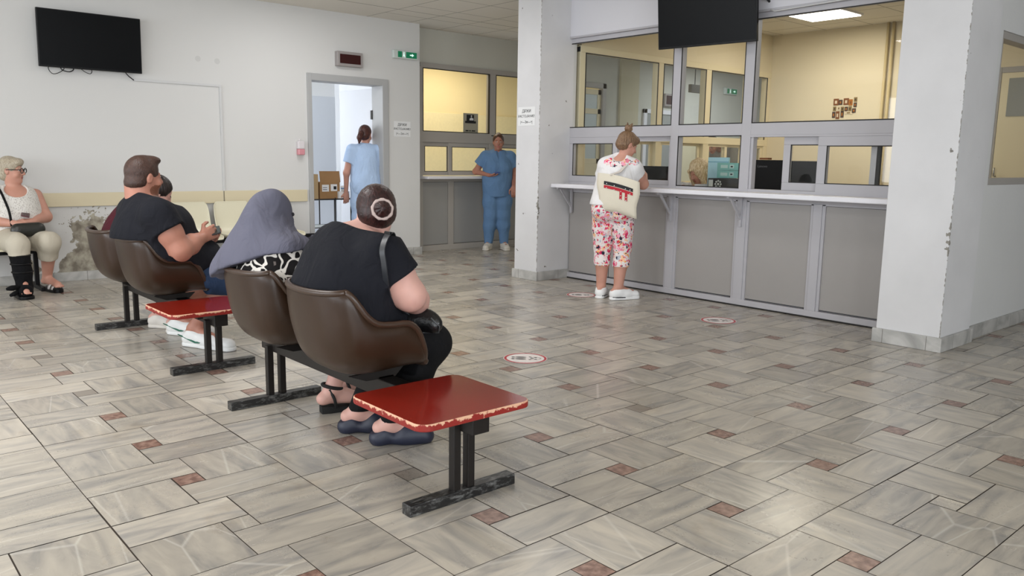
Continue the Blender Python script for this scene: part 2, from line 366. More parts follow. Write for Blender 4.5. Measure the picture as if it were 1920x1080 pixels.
def ceiling_material():
    m = mat('ceiling_paint', (186, 181, 172), .9); nt, b, N, L = nodes(m)
    tc = N('ShaderNodeTexCoord'); sp = N('ShaderNodeSeparateXYZ'); L(tc.outputs['Object'], sp.inputs[0])
    def mm(op, a, bb=None):
        n = N('ShaderNodeMath'); n.operation = op
        for i, v in enumerate((a, bb)):
            if v is None: continue
            if isinstance(v, (int, float)): n.inputs[i].default_value = v
            else: L(v, n.inputs[i])
        return n.outputs[0]
    def lines(c, off):
        f = mm('FRACT', mm('DIVIDE', mm('ADD', c, off), .6)); return mm('LESS_THAN', f, .018)
    ln = mm('MAXIMUM', lines(sp.outputs[0], 60.83), lines(sp.outputs[1], 60.1))
    ln = mm('MULTIPLY', ln, mm('GREATER_THAN', sp.outputs[1], 2.9))
    l2 = mm('LESS_THAN', mm('ABSOLUTE', mm('ADD', sp.outputs[0], 6.55)), .008)
    ln = mm('MAXIMUM', ln, mm('MULTIPLY', l2, mm('GREATER_THAN', sp.outputs[1], -3)))
    mx = N('ShaderNodeMix'); mx.data_type = 'RGBA'; L(mm('MULTIPLY', ln, .75), mx.inputs[0]); mx.inputs[6].default_value = (*lin((226, 221, 212)), 1); mx.inputs[7].default_value = (*lin((96, 88, 74)), 1)
    L(mx.outputs[2], b.inputs['Base Color']); return m
M_ceil = ceiling_material()
struct(MB().box(-10.4, 6.1, -7.1, 13.2, 2.92, 3.02).build('ceiling', M_ceil))

# ------------------------------------------------------------------ left wall with the door opening
ML = wall_left_material()
b = MB()
b.box(-7.45, -7.23, -7.1, 2.12, 0, 2.92); b.box(-7.45, -7.23, 3.12, 3.67, 0, 2.92); b.box(-7.45, -7.23, 2.12, 3.12, 2.14, 2.92)
struct(b.build('wall_left', ML))
b = MB(); b.box(-7.232, -7.212, -7.1, 2.06, 0, .09); b.box(-7.232, -7.208, 3.19, 3.69, 0, .095)
struct(b.build('baseboard_left', M_skirt, bevel=.003))
# hall walls behind the camera, with window openings
def wall_with_windows(name, fixed, lo, hi, centres, half, z0, z1, axis, thick):
    b = MB(); edges = [lo]
    for c in centres: edges += [c-half, c+half]
    edges.append(hi)
    def bx(u0, u1, za, zb):
        if axis == 'x': b.box(u0, u1, fixed, fixed+thick, za, zb)
        else: b.box(fixed, fixed+thick, u0, u1, za, zb)
    for k in range(0, len(edges), 2): bx(edges[k], edges[k+1], 0, 2.92)
    for c in centres: bx(c-half, c+half, 0, z0); bx(c-half, c+half, z1, 2.92)
    return struct(b.build(name, M_wall))
wall_with_windows('wall_back', -7.3, -7.45, 6.0, (-5, -2, 1, 4), 1.12, .88, 2.62, 'x', .2)
wall_with_windows('wall_right', 6.0, -7.3, 13.0, (-4.6, -1.9, .8), 1.02, .88, 2.62, 'y', .2)
struct(MB().box(-.56, 6.2, 13.0, 13.2, 0, 2.92).build('wall_far', M_wall))

# ------------------------------------------------------------------ pillar and column in front of the office
Mch = chipped_material()
struct(MB().box(-4.91, -4.56, 3.285, 3.80, 0, 2.92).build('wall_pillar', chipped_material(-4.56, 3.285), bevel=.003))
b = MB(); b.box(-4.93, -4.54, 3.265, 3.775, 0, .095); struct(b.build('baseboard_pillar', M_skirt, bevel=.004))
struct(MB().box(-.985, -.55, 3.29, 3.81, 0, 2.92).build('wall_column', Mch, bevel=.003))
b = MB(); b.box(-1.005, -.53, 3.27, 3.83, 0, .10); b.box(-.60, -.565, 3.83, 13.0, 0, .10); struct(b.build('baseboard_column', M_skirt, bevel=.004))
# office side wall on the right of the column, with its window
b = MB(); b.box(-.72, -.585, 3.80, 3.97, 0, 2.92); b.box(-.72, -.585, 3.97, 5.9, 0, 1.12); b.box(-.72, -.585, 3.97, 5.9, 2.19, 2.92); b.box(-.72, -.585, 5.9, 13, 0, 2.92)
struct(b.build('wall_office_side', M_wall))
def window_frame(name, axis, c, u0, u1, z0, z1, fw, dep, mf, stiles=(), rails=(), gl=True, gask=True):
    """frame in plane axis=c; stiles: (u, width), rails: (z, width); pane child"""
    b = MB(); h = dep/2
    def bx(a, bb, za, zb, mi=0, hh=h):
        if axis == 'y': b.box(a, bb, c-hh, c+hh, za, zb, mi)
        else: b.box(c-hh, c+hh, a, bb, za, zb, mi)
    bx(u0, u1, z0, z0+fw); bx(u0, u1, z1-fw, z1); bx(u0, u0+fw, z0+fw, z1-fw); bx(u1-fw, u1, z0+fw, z1-fw)
    for (u, wd) in stiles: bx(u-wd/2, u+wd/2, z0+fw, z1-fw)
    for (z, wd) in rails: bx(u0+fw, u1-fw, z-wd/2, z+wd/2)
    o = struct(b.build(name, mf, bevel=.003))
    if gask:
        g = MB(); q = .007
        us = [u0+fw]+sum([[u-wd/2, u+wd/2] for u, wd in sorted(stiles)], [])+[u1-fw]
        for k in range(0, len(us), 2):
            a, bb = us[k], us[k+1]
            def gx(a1, b1, za, zb):
                if axis == 'y': g.box(a1, b1, c-h-.001, c-h+.004, za, zb)
                else: g.box(c+h-.004, c+h+.001, a1, b1, za, zb)
            gx(a, bb, z0+fw, z0+fw+q); gx(a, bb, z1-fw-q, z1-fw); gx(a, a+q, z0+fw, z1-fw); gx(bb-q, bb, z0+fw, z1-fw)
        g.build('gasket', M_gasket, parent=o)
    if gl:
        g = MB()
        if axis == 'y': g.quad((u0+fw, c, z0+fw), (u1-fw, c, z0+fw), (u1-fw, c, z1-fw), (u0+fw, c, z1-fw))
        else: g.quad((c, u0+fw, z0+fw), (c, u1-fw, z0+fw), (c, u1-fw, z1-fw), (c, u0+fw, z1-fw))
        g.build('pane', M_glass, parent=o)
    return o
window_frame('window_side', 'x', -.64, 3.97, 5.9, 1.12, 2.19, .05, .09, M_alu_dk, gask=False)

# ------------------------------------------------------------------ office front (plane y = 3.76)
FY = 3.76
struct(MB().box(-4.56, -.99, 3.70, 3.86, 2.50, 2.92).build('wall_front_upper', M_wall_up))
struct(MB().box(-4.60, -.99, 3.69, 3.865, 2.485, 2.503).build('trim_1', M_alu, bevel=.003))
b = MB()
b.box(-4.66, -4.57, FY-.04, FY+.04, 0, 2.49); b.box(-3.235, -3.15, FY-.04, FY+.04, 0, 2.49); b.box(-2.475, -2.385, FY-.04, FY+.04, 0, 2.49)
b.box(-4.6, -.99, FY-.037, FY+.037, 2.44, 2.485); b.box(-4.6, -.99, FY-.037, FY+.037, 1.485, 1.585); b.box(-4.6, -.99, FY-.037, FY+.037, .935, 1.03)
b.box(-4.6, -.99, FY-.042, FY+.038, 0.012, .062); b.box(-1.765, -1.69, FY-.04, FY+.038, 0.06, .93)
b.box(-4.6, -.99, FY-.045, FY+.03, .002, .012, 1)
struct(b.build('trim_2', [M_alu, M_gasket], bevel=.003))
k = 1
for (a, c_) in ((-4.57, -3.235), (-3.15, -2.475), (-2.385, -.99)):
    o = MB(); g = MB(); z0, z1 = 1.585, 2.44; q = .008
    g.box(a, c_, FY-.0395, FY-.034, z0, z0+q); g.box(a, c_, FY-.0395, FY-.034, z1-q, z1); g.box(a, a+q, FY-.0395, FY-.034, z0, z1); g.box(c_-q, c_, FY-.0395, FY-.034, z0, z1)
    w_ = struct(g.build('window_%d' % k, M_gasket)); k += 1
    MB().quad((a, FY, z0), (c_, FY, z0), (c_, FY, z1), (a, FY, z1)).build('pane', M_glass, parent=w_)
# sliding windows above the counter
window_frame('window_4', 'y', FY-.012, -4.57, -3.89, 1.03, 1.485, .062, .05, M_alu)
window_frame('window_5', 'y', FY+.02, -3.93, -3.235, 1.03, 1.485, .045, .03, M_alu, gask=False)
g = MB(); q = .008
g.box(-3.15, -2.475, FY-.0395, FY-.034, 1.03, 1.03+q); g.box(-3.15, -2.475, FY-.0395, FY-.034, 1.477, 1.485); g.box(-3.15, -3.142, FY-.0395, FY-.034, 1.03, 1.485); g.box(-2.483, -2.475, FY-.0395, FY-.034, 1.03, 1.485)
w_ = struct(g.build('window_6', M_gasket)); MB().quad((-3.15, FY, 1.03), (-2.475, FY, 1.03), (-2.475, FY, 1.485), (-3.15, FY, 1.485)).build('pane', M_glass, parent=w_)
window_frame('window_7', 'y', FY+.016, -2.09, -1.70, 1.03, 1.47, .065, .03, M_alu)
window_frame('window_8', 'y', FY-.02, -1.765, -1.0, 1.02, 1.47, .075, .035, M_alu)
struct(MB().box(-2.385, -.99, FY-.042, FY+.03, 1.468, 1.486).box(-2.385, -2.36, FY-.03, FY+.03, 1.03, 1.47).build('trim_3', M_alu, bevel=.002))
struct(MB().box(-1.37, -1.325, FY+.045, FY+.075, 1.03, 1.47).box(-1.325, -1.30, FY+.05, FY+.08, 1.03, 1.47, 1).build('trim_10', [M_alu, M_gasket]))
# grey panels under the counter
pan = struct(MB().box(-4.57, -.99, FY+.012, FY+.03, .05, .93).build('wall_counter_front', M_alu))
for a, c_ in ((-4.545, -3.975), (-3.965, -3.255), (-3.125, -2.50), (-2.36, -1.79), (-1.665, -1.02)):
    q = .006; p = MB().box(a, c_, FY-.018, FY+.012, .075, .915).build('panel', M_panel, parent=pan)
    MB().box(a-q, c_+q, FY-.012, FY+.011, .075-q, .915+q).build('panel_gasket', M_gasket, parent=p)
# stiles beside the panels
struct(MB().box(-3.255, -3.125, FY-.03, FY+.012, .05, .93).box(-2.50, -2.36, FY-.03, FY+.012, .05, .93).box(-1.79, -1.665, FY-.03, FY+.012, .05, .93).box(-4.57, -.99, FY-.03, FY+.012, .918, .94).build('trim_4', M_alu, bevel=.002))

# counter shelf with brackets
cs = thing('counter_shelf', 'long white service counter shelf along the glazed office front', 'counter', (-2.8, 3.6, 1.0))
MB().box(-4.555, -.995, 3.455, 3.725, .968, 1.008).build('shelf_board', M_white, parent=cs, bevel=.008)
for bx_ in (-4.50, -3.19, -2.43):
    b = MB(); b.box(bx_-.012, bx_+.012, 3.70, 3.724, .70, .967); b.box(bx_-.012, bx_+.012, 3.50, 3.70, .95, .967)
    b.prism([(3.535, .952), (3.565, .952), (3.702, .79), (3.702, .755)], 0, bx_-.008, bx_+.008)
    b.build('bracket', M_alu, parent=cs, bevel=.002)

# ------------------------------------------------------------------ office interior
M_officeceil = M_ceil
b = MB(); b.box(-4.7, -.72, 7.5, 7.62, 0, 2.92); struct(b.build('wall_office_back', M_cream))
# side partition of cream frames between office and corridor (x = -4.6)
PX = -4.60
b = MB(); b.box(PX-.06, PX+.04, 3.87, 7.5, 2.43, 2.92); b.box(PX-.05, PX+.03, 3.81, 7.5, 0, .9)
struct(b.build('wall_partition', M_cream))
b = MB()
for (y0, y1) in ((3.85, 3.93), (5.14, 5.235), (6.06, 6.17), (6.98, 7.10), (7.42, 7.5)): b.box(PX-.048, PX+.044, y0, y1, .91, 2.43)
b.box(PX-.05, PX+.05, 3.85, 7.5, 2.37, 2.44); b.box(PX-.05, PX+.046, 3.85, 7.5, 1.475, 1.56); b.box(PX-.05, PX+.046, 3.85, 7.5, .9, .98)
tr = struct(b.build('trim_5', M_creamframe, bevel=.004))
k = 9
for (y0, y1) in ((3.93, 5.14), (5.235, 6.06), (6.17, 6.98), (7.10, 7.42)):
    g = MB(); q = .01
    g.box(PX+.041, PX+.0475, y0, y1, 2.37-q, 2.37); g.box(PX+.041, PX+.0475, y1-q, y1, 1.56, 2.37); g.box(PX+.041, PX+.0475, y0, y0+q, 1.56, 2.37)
    o = struct(g.build('window_%d' % k, M_gasket)); k += 1
    MB().quad((PX, y0, 1.56), (PX, y1, 1.56), (PX, y1, 2.37), (PX, y0, 2.37)).build('pane', M_glass, parent=o)
    # lower sashes
    ym = (y0+y1)/2
    for (a, c_) in ((y0, ym+.03), (ym-.03, y1)) if y1-y0 > .5 else ((y0, y1),):
        off = .012 if a == y0 else -.014
        f = MB(); f.box(PX+off-.012, PX+off+.012, a, c_, 1.445, 1.475); f.box(PX+off-.012, PX+off+.012, a, c_, .98, 1.02)
        f.box(PX+off-.012, PX+off+.012, a, a+.05, 1.02, 1.445); f.box(PX+off-.012, PX+off+.012, c_-.05, c_, 1.02, 1.445)
        s_ = struct(f.build('window_%d' % k, M_creamframe, bevel=.002)); k += 1
        MB().quad((PX+off, a+.05, 1.02), (PX+off, c_-.05, 1.02), (PX+off, c_-.05, 1.445), (PX+off, a+.05, 1.445)).build('pane', M_glass, parent=s_)
# door with glazed top on the office back wall, seen through the side window
M_doorglass = mat('grey_frosted_glass', (134, 134, 126), .35)
d = struct(MB().box(-1.775, -1.735, 7.45, 7.5, 0, 2.31).box(-1.735, -.80, 7.45, 7.5, 2.25, 2.31).build('door_1', M_alu_dk, bevel=.004))
MB().box(-1.735, -.80, 7.455, 7.49, .02, 2.25).build('door_leaf', M_creamframe, parent=d, bevel=.004)
MB().box(-1.655, -.88, 7.445, 7.456, 1.79, 2.19).build('door_pane', M_doorglass, parent=d)
MB().tube([(-1.70, 7.455, 1.15), (-1.70, 7.41, 1.15), (-1.70, 7.41, 1.24)], .010).build('door_handle', mat('door_metal', (190, 190, 190), .3, 1), parent=d)
# conduit pipes on the back wall
struct(MB().tube([(-3.02, 7.47, 0), (-3.02, 7.47, 2.92)], .017).tube([(-2.955, 7.47, 0), (-2.955, 7.47, 2.92)], .017).build('trim_6', mat('conduit_cream', (198, 180, 136), .6)))

# ------------------------------------------------------------------ corridor wall and recessed desk front (x = -7.45)
M_corr = mat('corridor_paint', (196, 195, 186), .8, var=.03, vscale=1.5)
BX = -7.47
b = MB(); b.box(BX-.1, BX, 3.67, 3.84, 0, 2.92); b.box(BX-.1, BX, 3.84, 6.5, 2.48, 2.92); b.box(BX-.1, BX, 6.5, 6.62, 0, 2.92)
b.box(BX-.1, BX, 6.62, 7.42, 2.46, 2.92); b.box(BX-.1, BX, 7.42, 13.2, 0, 2.92); b.box(-7.5, -4.6, 13.1, 13.2, 0, 2.92)
struct(b.build('wall_corridor', M_corr))
struct(MB().box(BX, BX+.04, 7.75, 8.2, 0, 2.92).build('wall_corridor_pier', mat('cream_pier', (190, 182, 158), .8)))
b = MB()
b.box(BX-.04, BX+.04, 3.82, 6.5, 2.42, 2.485); b.box(BX-.04, BX+.04, 3.82, 6.5, 1.46, 1.60); b.box(BX-.039, BX+.039, 5.0, 5.11, .9, 2.43); b.box(BX-.039, BX+.039, 6.4, 6.5, 0, 2.43)
b.box(BX-.039, BX+.039, 3.80, 3.86, 0, 2.43); b.box(BX-.04, BX+.033, 3.82, 6.5, .935, .975); b.box(BX-.04, BX+.045, 3.82, 6.5, 0.0, .075)
for y in (4.335, 5.06, 5.75): b.box(BX-.04, BX+.03, y-.045, y+.045, .07, .94)
struct(b.build('trim_7', M_alu_dk, bevel=.003))
struct(MB().box(BX-.02, BX+.0, 3.84, 6.45, 2.0, 2.005).build('trim_8', M_alu_dk)) if False else None
k = 30
for (y0, y1) in ((3.86, 5.0), (5.11, 6.4)):
    g = MB(); q = .009
    g.box(BX+.01, BX+.041, y0, y1, 1.60, 1.60+q); g.box(BX+.01, BX+.041, y0, y1, 2.42-q, 2.42); g.box(BX+.01, BX+.041, y1-q, y1, 1.6, 2.42); g.box(BX+.01, BX+.041, y0, y0+q, 1.6, 2.42)
    o = struct(g.build('window_%d' % k, M_gasket)); k += 1
    MB().quad((BX, y0, 1.60), (BX, y1, 1.60), (BX, y1, 2.42), (BX, y0, 2.42)).build('pane', M_glass, parent=o)
window_frame('window_32', 'x', BX-.01, 3.86, 4.34, 1.02, 1.46, .05, .03, M_alu_dk)
window_frame('window_33', 'x', BX+.015, 4.29, 5.0, 1.02, 1.46, .055, .03, M_alu_dk)
window_frame('window_34', 'x', BX+.01, 5.11, 5.8, 1.02, 1.46, .05, .03, M_alu_dk)
pan = struct(MB().box(BX-.02, BX-.005, 3.84, 6.5, .06, .94).build('wall_desk_front', M_alu_dk))
for (y0, y1) in ((3.865, 4.285), (4.385, 5.01), (5.11, 5.70), (5.80, 6.39)):
    MB().box(BX-.005, BX+.015, y0, y1, .085, .925).build('panel', M_panel_dk, parent=pan)
cs2 = thing('desk_shelf', 'white shelf along the grey recessed desk front behind the nurse', 'counter', (BX+.1, 5.0, 1.0))
MB().box(BX+.03, BX+.24, 3.80, 6.5, .975, 1.012).build('shelf_board', M_white, parent=cs2, bevel=.006)
# the cream room behind that desk
b = MB(); b.box(-9.3, -9.2, 3.7, 8.2, 0, 2.92); b.box(-9.2, BX-.1, 3.67, 3.75, 0, 2.92); b.box(-9.2, BX-.1, 8.1, 8.2, 0, 2.92)
struct(b.build('wall_desk_room', mat('warm_cream_paint', (232, 216, 172), .85, var=.02, vscale=1)))
struct(MB().box(-9.2, -9.185, 3.75, 8.1, 0, 1.97).build('trim_9', mat('speckled_dado', (228, 216, 176), .8, bump=.12, bscale=40, var=.03, vscale=30), bevel=.004))
# cream framed glazed door further along the corridor
d = struct(MB().box(BX-.06, BX+.03, 6.62, 6.70, 0, 2.46).box(BX-.06, BX+.03, 7.34, 7.42, 0, 2.46).box(BX-.06, BX+.03, 6.62, 7.42, 2.38, 2.46).build('door_2', M_alu_dk, bevel=.004))
b = MB()
for y in (6.72, 7.26): b.box(BX-.03, BX+.0, y, y+.07, .02, 2.36)
for z in (.02, 1.2, 1.98, 2.28): b.box(BX-.03, BX, 6.72, 7.33, z, z+.08)
b.box(BX-.029, BX-.001, 6.72, 7.33, .1, 1.2)
lf = b.build('door_leaf', M_creamframe, parent=d, bevel=.003)
MB().box(BX-.02, BX-.012, 6.79, 7.26, 1.28, 2.28).build('door_pane', mat('milky_glass', (196, 204, 204), .4), parent=d)
struct(MB().box(BX, BX+.008, 7.42, 8.35, 0, 1.72).box(BX, BX+.008, 9.33, 13.0, 0, 1.72).build('trim_11', mat('cream_dado', (208, 198, 168), .7)))
# further door on the corridor wall
d = struct(MB().box(BX, BX+.04, 8.36, 8.44, 0, 2.12).box(BX, BX+.04, 9.24, 9.32, 0, 2.12).box(BX, BX+.04, 8.36, 9.32, 2.05, 2.12).build('door_3', M_white, bevel=.004))
MB().box(BX, BX+.02, 8.44, 9.24, 0, 2.05).build('door_leaf', mat('grey_door', (150, 152, 150), .5), parent=d)

# ------------------------------------------------------------------ door opening in the left wall and the bright room behind
b = MB(); X = -7.23
b.box(X-.23, X+.025, 2.09, 2.145, 0, 2.2); b.box(X-.23, X+.025, 3.10, 3.185, 0, 2.2); b.box(X-.23, X+.0245, 2.145, 3.10, 2.12, 2.2)
d = struct(b.build('door_4', mat('door_frame_grey', (168, 168, 168), .5), bevel=.004))
Ml = mat('door_leaf_white', (214, 216, 222), .5)
lf = MB().box(-8.28, -7.46, 3.105, 3.145, .01, 2.10).build('door_leaf', Ml, parent=d, bevel=.003)
MB().box(-7.475, -7.445, 3.085, 3.108, 1.72, 1.83).build('hinge', mat('hinge_metal', (70, 68, 66), .4, 1), parent=d)
MB().box(-7.475, -7.445, 3.085, 3.108, .25, .36).build('hinge', bpy.data.materials['hinge_metal'], parent=d)
b = MB(); b.box(-10.3, -10.2, 1.2, 4.2, 0, 2.92); b.box(-10.2, -7.45, 1.1, 1.2, 0, 2.92); b.box(-9.2, -7.55, 3.62, 3.67, 0, 2.92); b.box(-10.2, -9.3, 4.1, 4.2, 0, 2.92)
b.box(-10.2, -7.45, 1.2, 4.1, -.05, 0.0); 
struct(b.build('wall_treatment_room', M_white_bright))
# ------------------------------------------------------------------ waiting benches: brown bucket seats, beam, feet, red end table
def wood_red():
    m = mat('red_lacquer', (132, 30, 20), .16, coat=.35); nt, b, N, L = nodes(m)
    tc = N('ShaderNodeTexCoord'); n = N('ShaderNodeTexNoise'); n.inputs['Scale'].default_value = 60; L(tc.outputs['Object'], n.inputs['Vector'])
    r = N('ShaderNodeValToRGB'); r.color_ramp.elements[0].position = .76; r.color_ramp.elements[0].color = (*lin((132, 30, 20)), 1)
    r.color_ramp.elements[1].position = .79; r.color_ramp.elements[1].color = (*lin((176, 70, 52)), 1); L(n.outputs[0], r.inputs[0]); L(r.outputs[0], b.inputs['Base Color'])
    return m
def edge_worn():
    m = mat('worn_red_edge', (140, 24, 18), .5); nt, b, N, L = nodes(m)
    tc = N('ShaderNodeTexCoord'); sp = N('ShaderNodeSeparateXYZ'); L(tc.outputs['Object'], sp.inputs[0])
    n = N('ShaderNodeTexNoise'); n.inputs['Scale'].default_value = 34; n.inputs['Detail'].default_value = 6; n.inputs['Roughness'].default_value = .7; L(tc.outputs['Object'], n.inputs['Vector'])
    # paint is gone along the upper arris
    z = N('ShaderNodeMapRange'); z.inputs[1].default_value = .354; z.inputs[2].default_value = .374; z.inputs[3].default_value = -.14; z.inputs[4].default_value = .17; L(sp.outputs[2], z.inputs[0])
    a = N('ShaderNodeMath'); a.operation = 'ADD'; L(n.outputs[0], a.inputs[0]); L(z.outputs[0], a.inputs[1])
    r = N('ShaderNodeValToRGB'); e = r.color_ramp.elements; e[0].position = .52; e[0].color = (*lin((134, 26, 18)), 1); e[1].position = .545; e[1].color = (*lin((214, 168, 138)), 1)
    L(a.outputs[0], r.inputs[0]); L(r.outputs[0], b.inputs['Base Color']); return m
def worn_black():
    m = mat('worn_black_paint', (24, 23, 23), .42); nt, b, N, L = nodes(m)
    tc = N('ShaderNodeTexCoord'); mp = N('ShaderNodeMapping'); mp.inputs['Scale'].default_value = (60, 12, 40); L(tc.outputs['Object'], mp.inputs[0])
    n = N('ShaderNodeTexNoise'); n.inputs['Scale'].default_value = 1.6; n.inputs['Detail'].default_value = 8; n.inputs['Roughness'].default_value = .75; L(mp.outputs[0], n.inputs['Vector'])
    r = N('ShaderNodeValToRGB'); e = r.color_ramp.elements; e[0].position = .50; e[0].color = (*lin((24, 23, 23)), 1); e[1].position = .72; e[1].color = (*lin((126, 126, 124)), 1)
    L(n.outputs[0], r.inputs[0]); L(r.outputs[0], b.inputs['Base Color']); return m
M_redtop, M_rededge, M_worn = wood_red(), edge_worn(), worn_black()
M_brown = mat('brown_plastic', (50, 34, 23), .34, var=.08, vscale=7, spec=.35)
M_brownlip = mat('brown_plastic_lip', (58, 41, 30), .36)
M_frame = mat('dark_brown_metal', (27, 23, 21), .45, spec=.3)
SECT = [(-.525, .395, -.545, .425, .205), (-.575, .392, -.570, .478, .240), (-.64, .385, -.610, .560, .254), (-.72, .378, -.66, .598, .258),
        (-.80, .378, -.73, .602, .259), (-.87, .395, -.80, .612, .258), (-.922, .438, -.845, .645, .254), (-.955, .52, -.872, .682, .249),
        (-.973, .60, -.892, .712, .242), (-.986, .68, -.906, .732, .231), (-.993, .732, -.915, .741, .214)]
def cr(a, b, c, d, t):
    return .5*((2*b)+(-a+c)*t+(2*a-5*b+4*c-d)*t*t+(-a+3*b-3*c+d)*t*t*t)
def resample(S, m):
    out = []; n = len(S)
    for k in range(m):
        s = k/(m-1)*(n-1); i = min(int(s), n-2); t = s-i
        P = [S[max(0, min(n-1, i+q))] for q in (-1, 0, 1, 2)]
        out.append(tuple(cr(P[0][q], P[1][q], P[2][q], P[3][q], t) for q in range(len(S[0]))))
    return out
def shell(xc, yo, sect, mp, ml, parent, name='seat_shell', nu=28, nv=34, pw=2.9, lip=.0135, zo=0., rot=None, th=.007):
    S = resample(sect, nv); b = MB(); vs = []; rimL = []; rimR = []
    def T(x, y, z):
        v = Vector((x, y+.75, z))
        if rot is not None: v = rot @ v
        return (v.x+xc, v.y+yo, v.z+zo)
    for si, (cy, cz, ry, rz, wd) in enumerate(S):
        pp = pw if pw > 4 else pw-(.9*max(0, si/(nv-1)-.6)/.4)
        for j in range(nu+1):
            th_ = (j/nu*2-1)*math.pi/2
            sx = math.copysign(abs(math.sin(th_))**(2/pp), math.sin(th_)); g = 1-abs(math.cos(th_))**(2/pp) if abs(th_) < math.pi/2-1e-6 else 1.
            vs.append(T(wd*sx, cy+(ry-cy)*g, cz+(rz-cz)*g))
        rimL.append(vs[-nu-1]); rimR.append(vs[-1])
    fs = [(i*(nu+1)+j, i*(nu+1)+j+1, (i+1)*(nu+1)+j+1, (i+1)*(nu+1)+j) for i in range(nv-1) for j in range(nu)]
    b.add(vs, fs, 0, True)
    o = b.build(name, mp, parent=parent)
    sd = o.modifiers.new('thick', 'SOLIDIFY'); sd.thickness = th; sd.offset = 0
    if lip:
        top = vs[-nu-1:]; front = vs[:nu+1]
        path = rimL + top[1:-1] + list(reversed(rimR)) + list(reversed(front))[1:-1]
        MB().tube(path, lip, n=8, closed=True).build('rim', ml, parent=o)
    return o
def rounded_rect(x0, x1, y0, y1, r, n=6):
    out = []
    for cx, cy, a0 in ((x1-r, y1-r, 0), (x0+r, y1-r, 90), (x0+r, y0+r, 180), (x1-r, y0+r, 270)):
        for k in range(n+1):
            a = math.radians(a0+90*k/n); out.append((cx+r*math.cos(a), cy+r*math.sin(a)))
    return out
def bench(dx, label, dy=0.):
    t = thing('waiting_bench', label, 'bench', (-1.45+dx, -.7+dy, 0), 'brown waiting benches with red end tables')
    b = MB(); b.box(-2.36+dx, -.60+dx, -.705+dy, -.625+dy, .268, .345); b.build('beam', M_frame, parent=t, bevel=.004)
    for fx in (-2.25, -.69):
        p = MB(); 
        for yy in (-.715, -.65): p.box(fx-.0165+dx, fx+.0165+dx, yy-.0165+dy, yy+.0165+dy, .04, .30)
        lg = p.build('leg', M_frame, parent=t, bevel=.003)
        MB().box(fx-.026+dx, fx+.026+dx, -.93+dy, -.44+dy, 0, .042).build('foot_bar', M_worn, parent=lg, bevel=.003)
    for cx in (-1.985, -1.33):
        s = shell(cx+dx, -.75+dy, SECT, M_brown, M_brownlip, t)
        m = MB(); m.prism([(-.84+dy, .374), (-.58+dy, .380), (-.62+dy, .343), (-.76+dy, .343)], 0, cx-.10+dx, cx-.088+dx)
        m.prism([(-.84+dy, .374), (-.58+dy, .380), (-.62+dy, .343), (-.76+dy, .343)], 0, cx+.088+dx, cx+.10+dx)
        m.box(cx-.10+dx, cx+.10+dx, -.70+dy, -.63+dy, .343, .35)
        m.build('seat_bracket', M_frame, parent=s)
    # red end table
    x0, x1, y0, y1 = -1.02+dx, -.545+dx, -.965+dy, -.46+dy
    b = MB(); out = rounded_rect(x0, x1, y0, y1, .05); b.prism(out, 2, .346, .372, 0)
    tt = b.build('table_top', [M_redtop, M_rededge], parent=t)
    for p in tt.data.polygons:
        if abs(p.normal.z) < .5: p.material_index = 1
    bv = tt.modifiers.new('bevel', 'BEVEL'); bv.width = .004; bv.segments = 2; bv.limit_method = 'ANGLE'; bv.material = 1
    for yy in (-.80, -.56): MB().box(-.94+dx, -.60+dx, yy+dy, yy+.03+dy, .325, .346).build('table_bracket', M_frame, parent=t)
    return t
bench(0, 'brown bucket seat bench with chipped red end table, nearest the camera')
bench(-2.39, 'brown bucket seat bench with red end table under the man in black, farther back', 0)

# cream seats along the left wall
M_creamseat = mat('cream_plastic', (214, 208, 184), .3)
WS = [(-.50, .385, -.50, .40, .17), (-.56, .395, -.56, .415, .19), (-.70, .385, -.70, .42, .20), (-.82, .39, -.82, .43, .20), (-.90, .43, -.885, .46, .20),
      (-.945, .52, -.925, .54, .20), (-.965, .62, -.95, .63, .20), (-.98, .70, -.975, .71, .19), (-.985, .745, -.985, .745, .165)]
def wall_bench(ys, y0, y1, label, legs):
    t = thing('wall_bench', label, 'bench', (-6.95, (y0+y1)/2, 0), 'cream seat benches along the left wall')
    MB().box(-6.96, -6.90, y0, y1, .325, .375).build('beam', M_black, parent=t, bevel=.003)
    R = Matrix.Rotation(math.radians(-90), 3, 'Z')
    for y in ys:
        S = shell(-6.93, 0, WS, M_creamseat, M_creamseat, t, lip=.006, rot=R, pw=5, nu=16, nv=24)
        S.location = Vector(S.location)+Vector((0, y+.0, 0))
    for ly in legs:
        MB().box(-6.96, -6.92, ly-.018, ly+.018, .03, .33).box(-7.16, -6.68, ly-.02, ly+.02, 0, .035).build('leg', M_black, parent=t, bevel=.003)
    return t
# shell() puts y=-.75 at yo; with rotation the seat faces +x
wall_bench([.66+.75*0, 1.12, 1.58], .42, 2.0, 'cream plastic seat bench against the wall behind the man and the headscarf woman', (.6, 1.8))
wall_bench([-1.12, -1.58, -2.04], -2.3, -.80, 'cream seat bench under the woman with the walking boot', (-.84, -2.1))

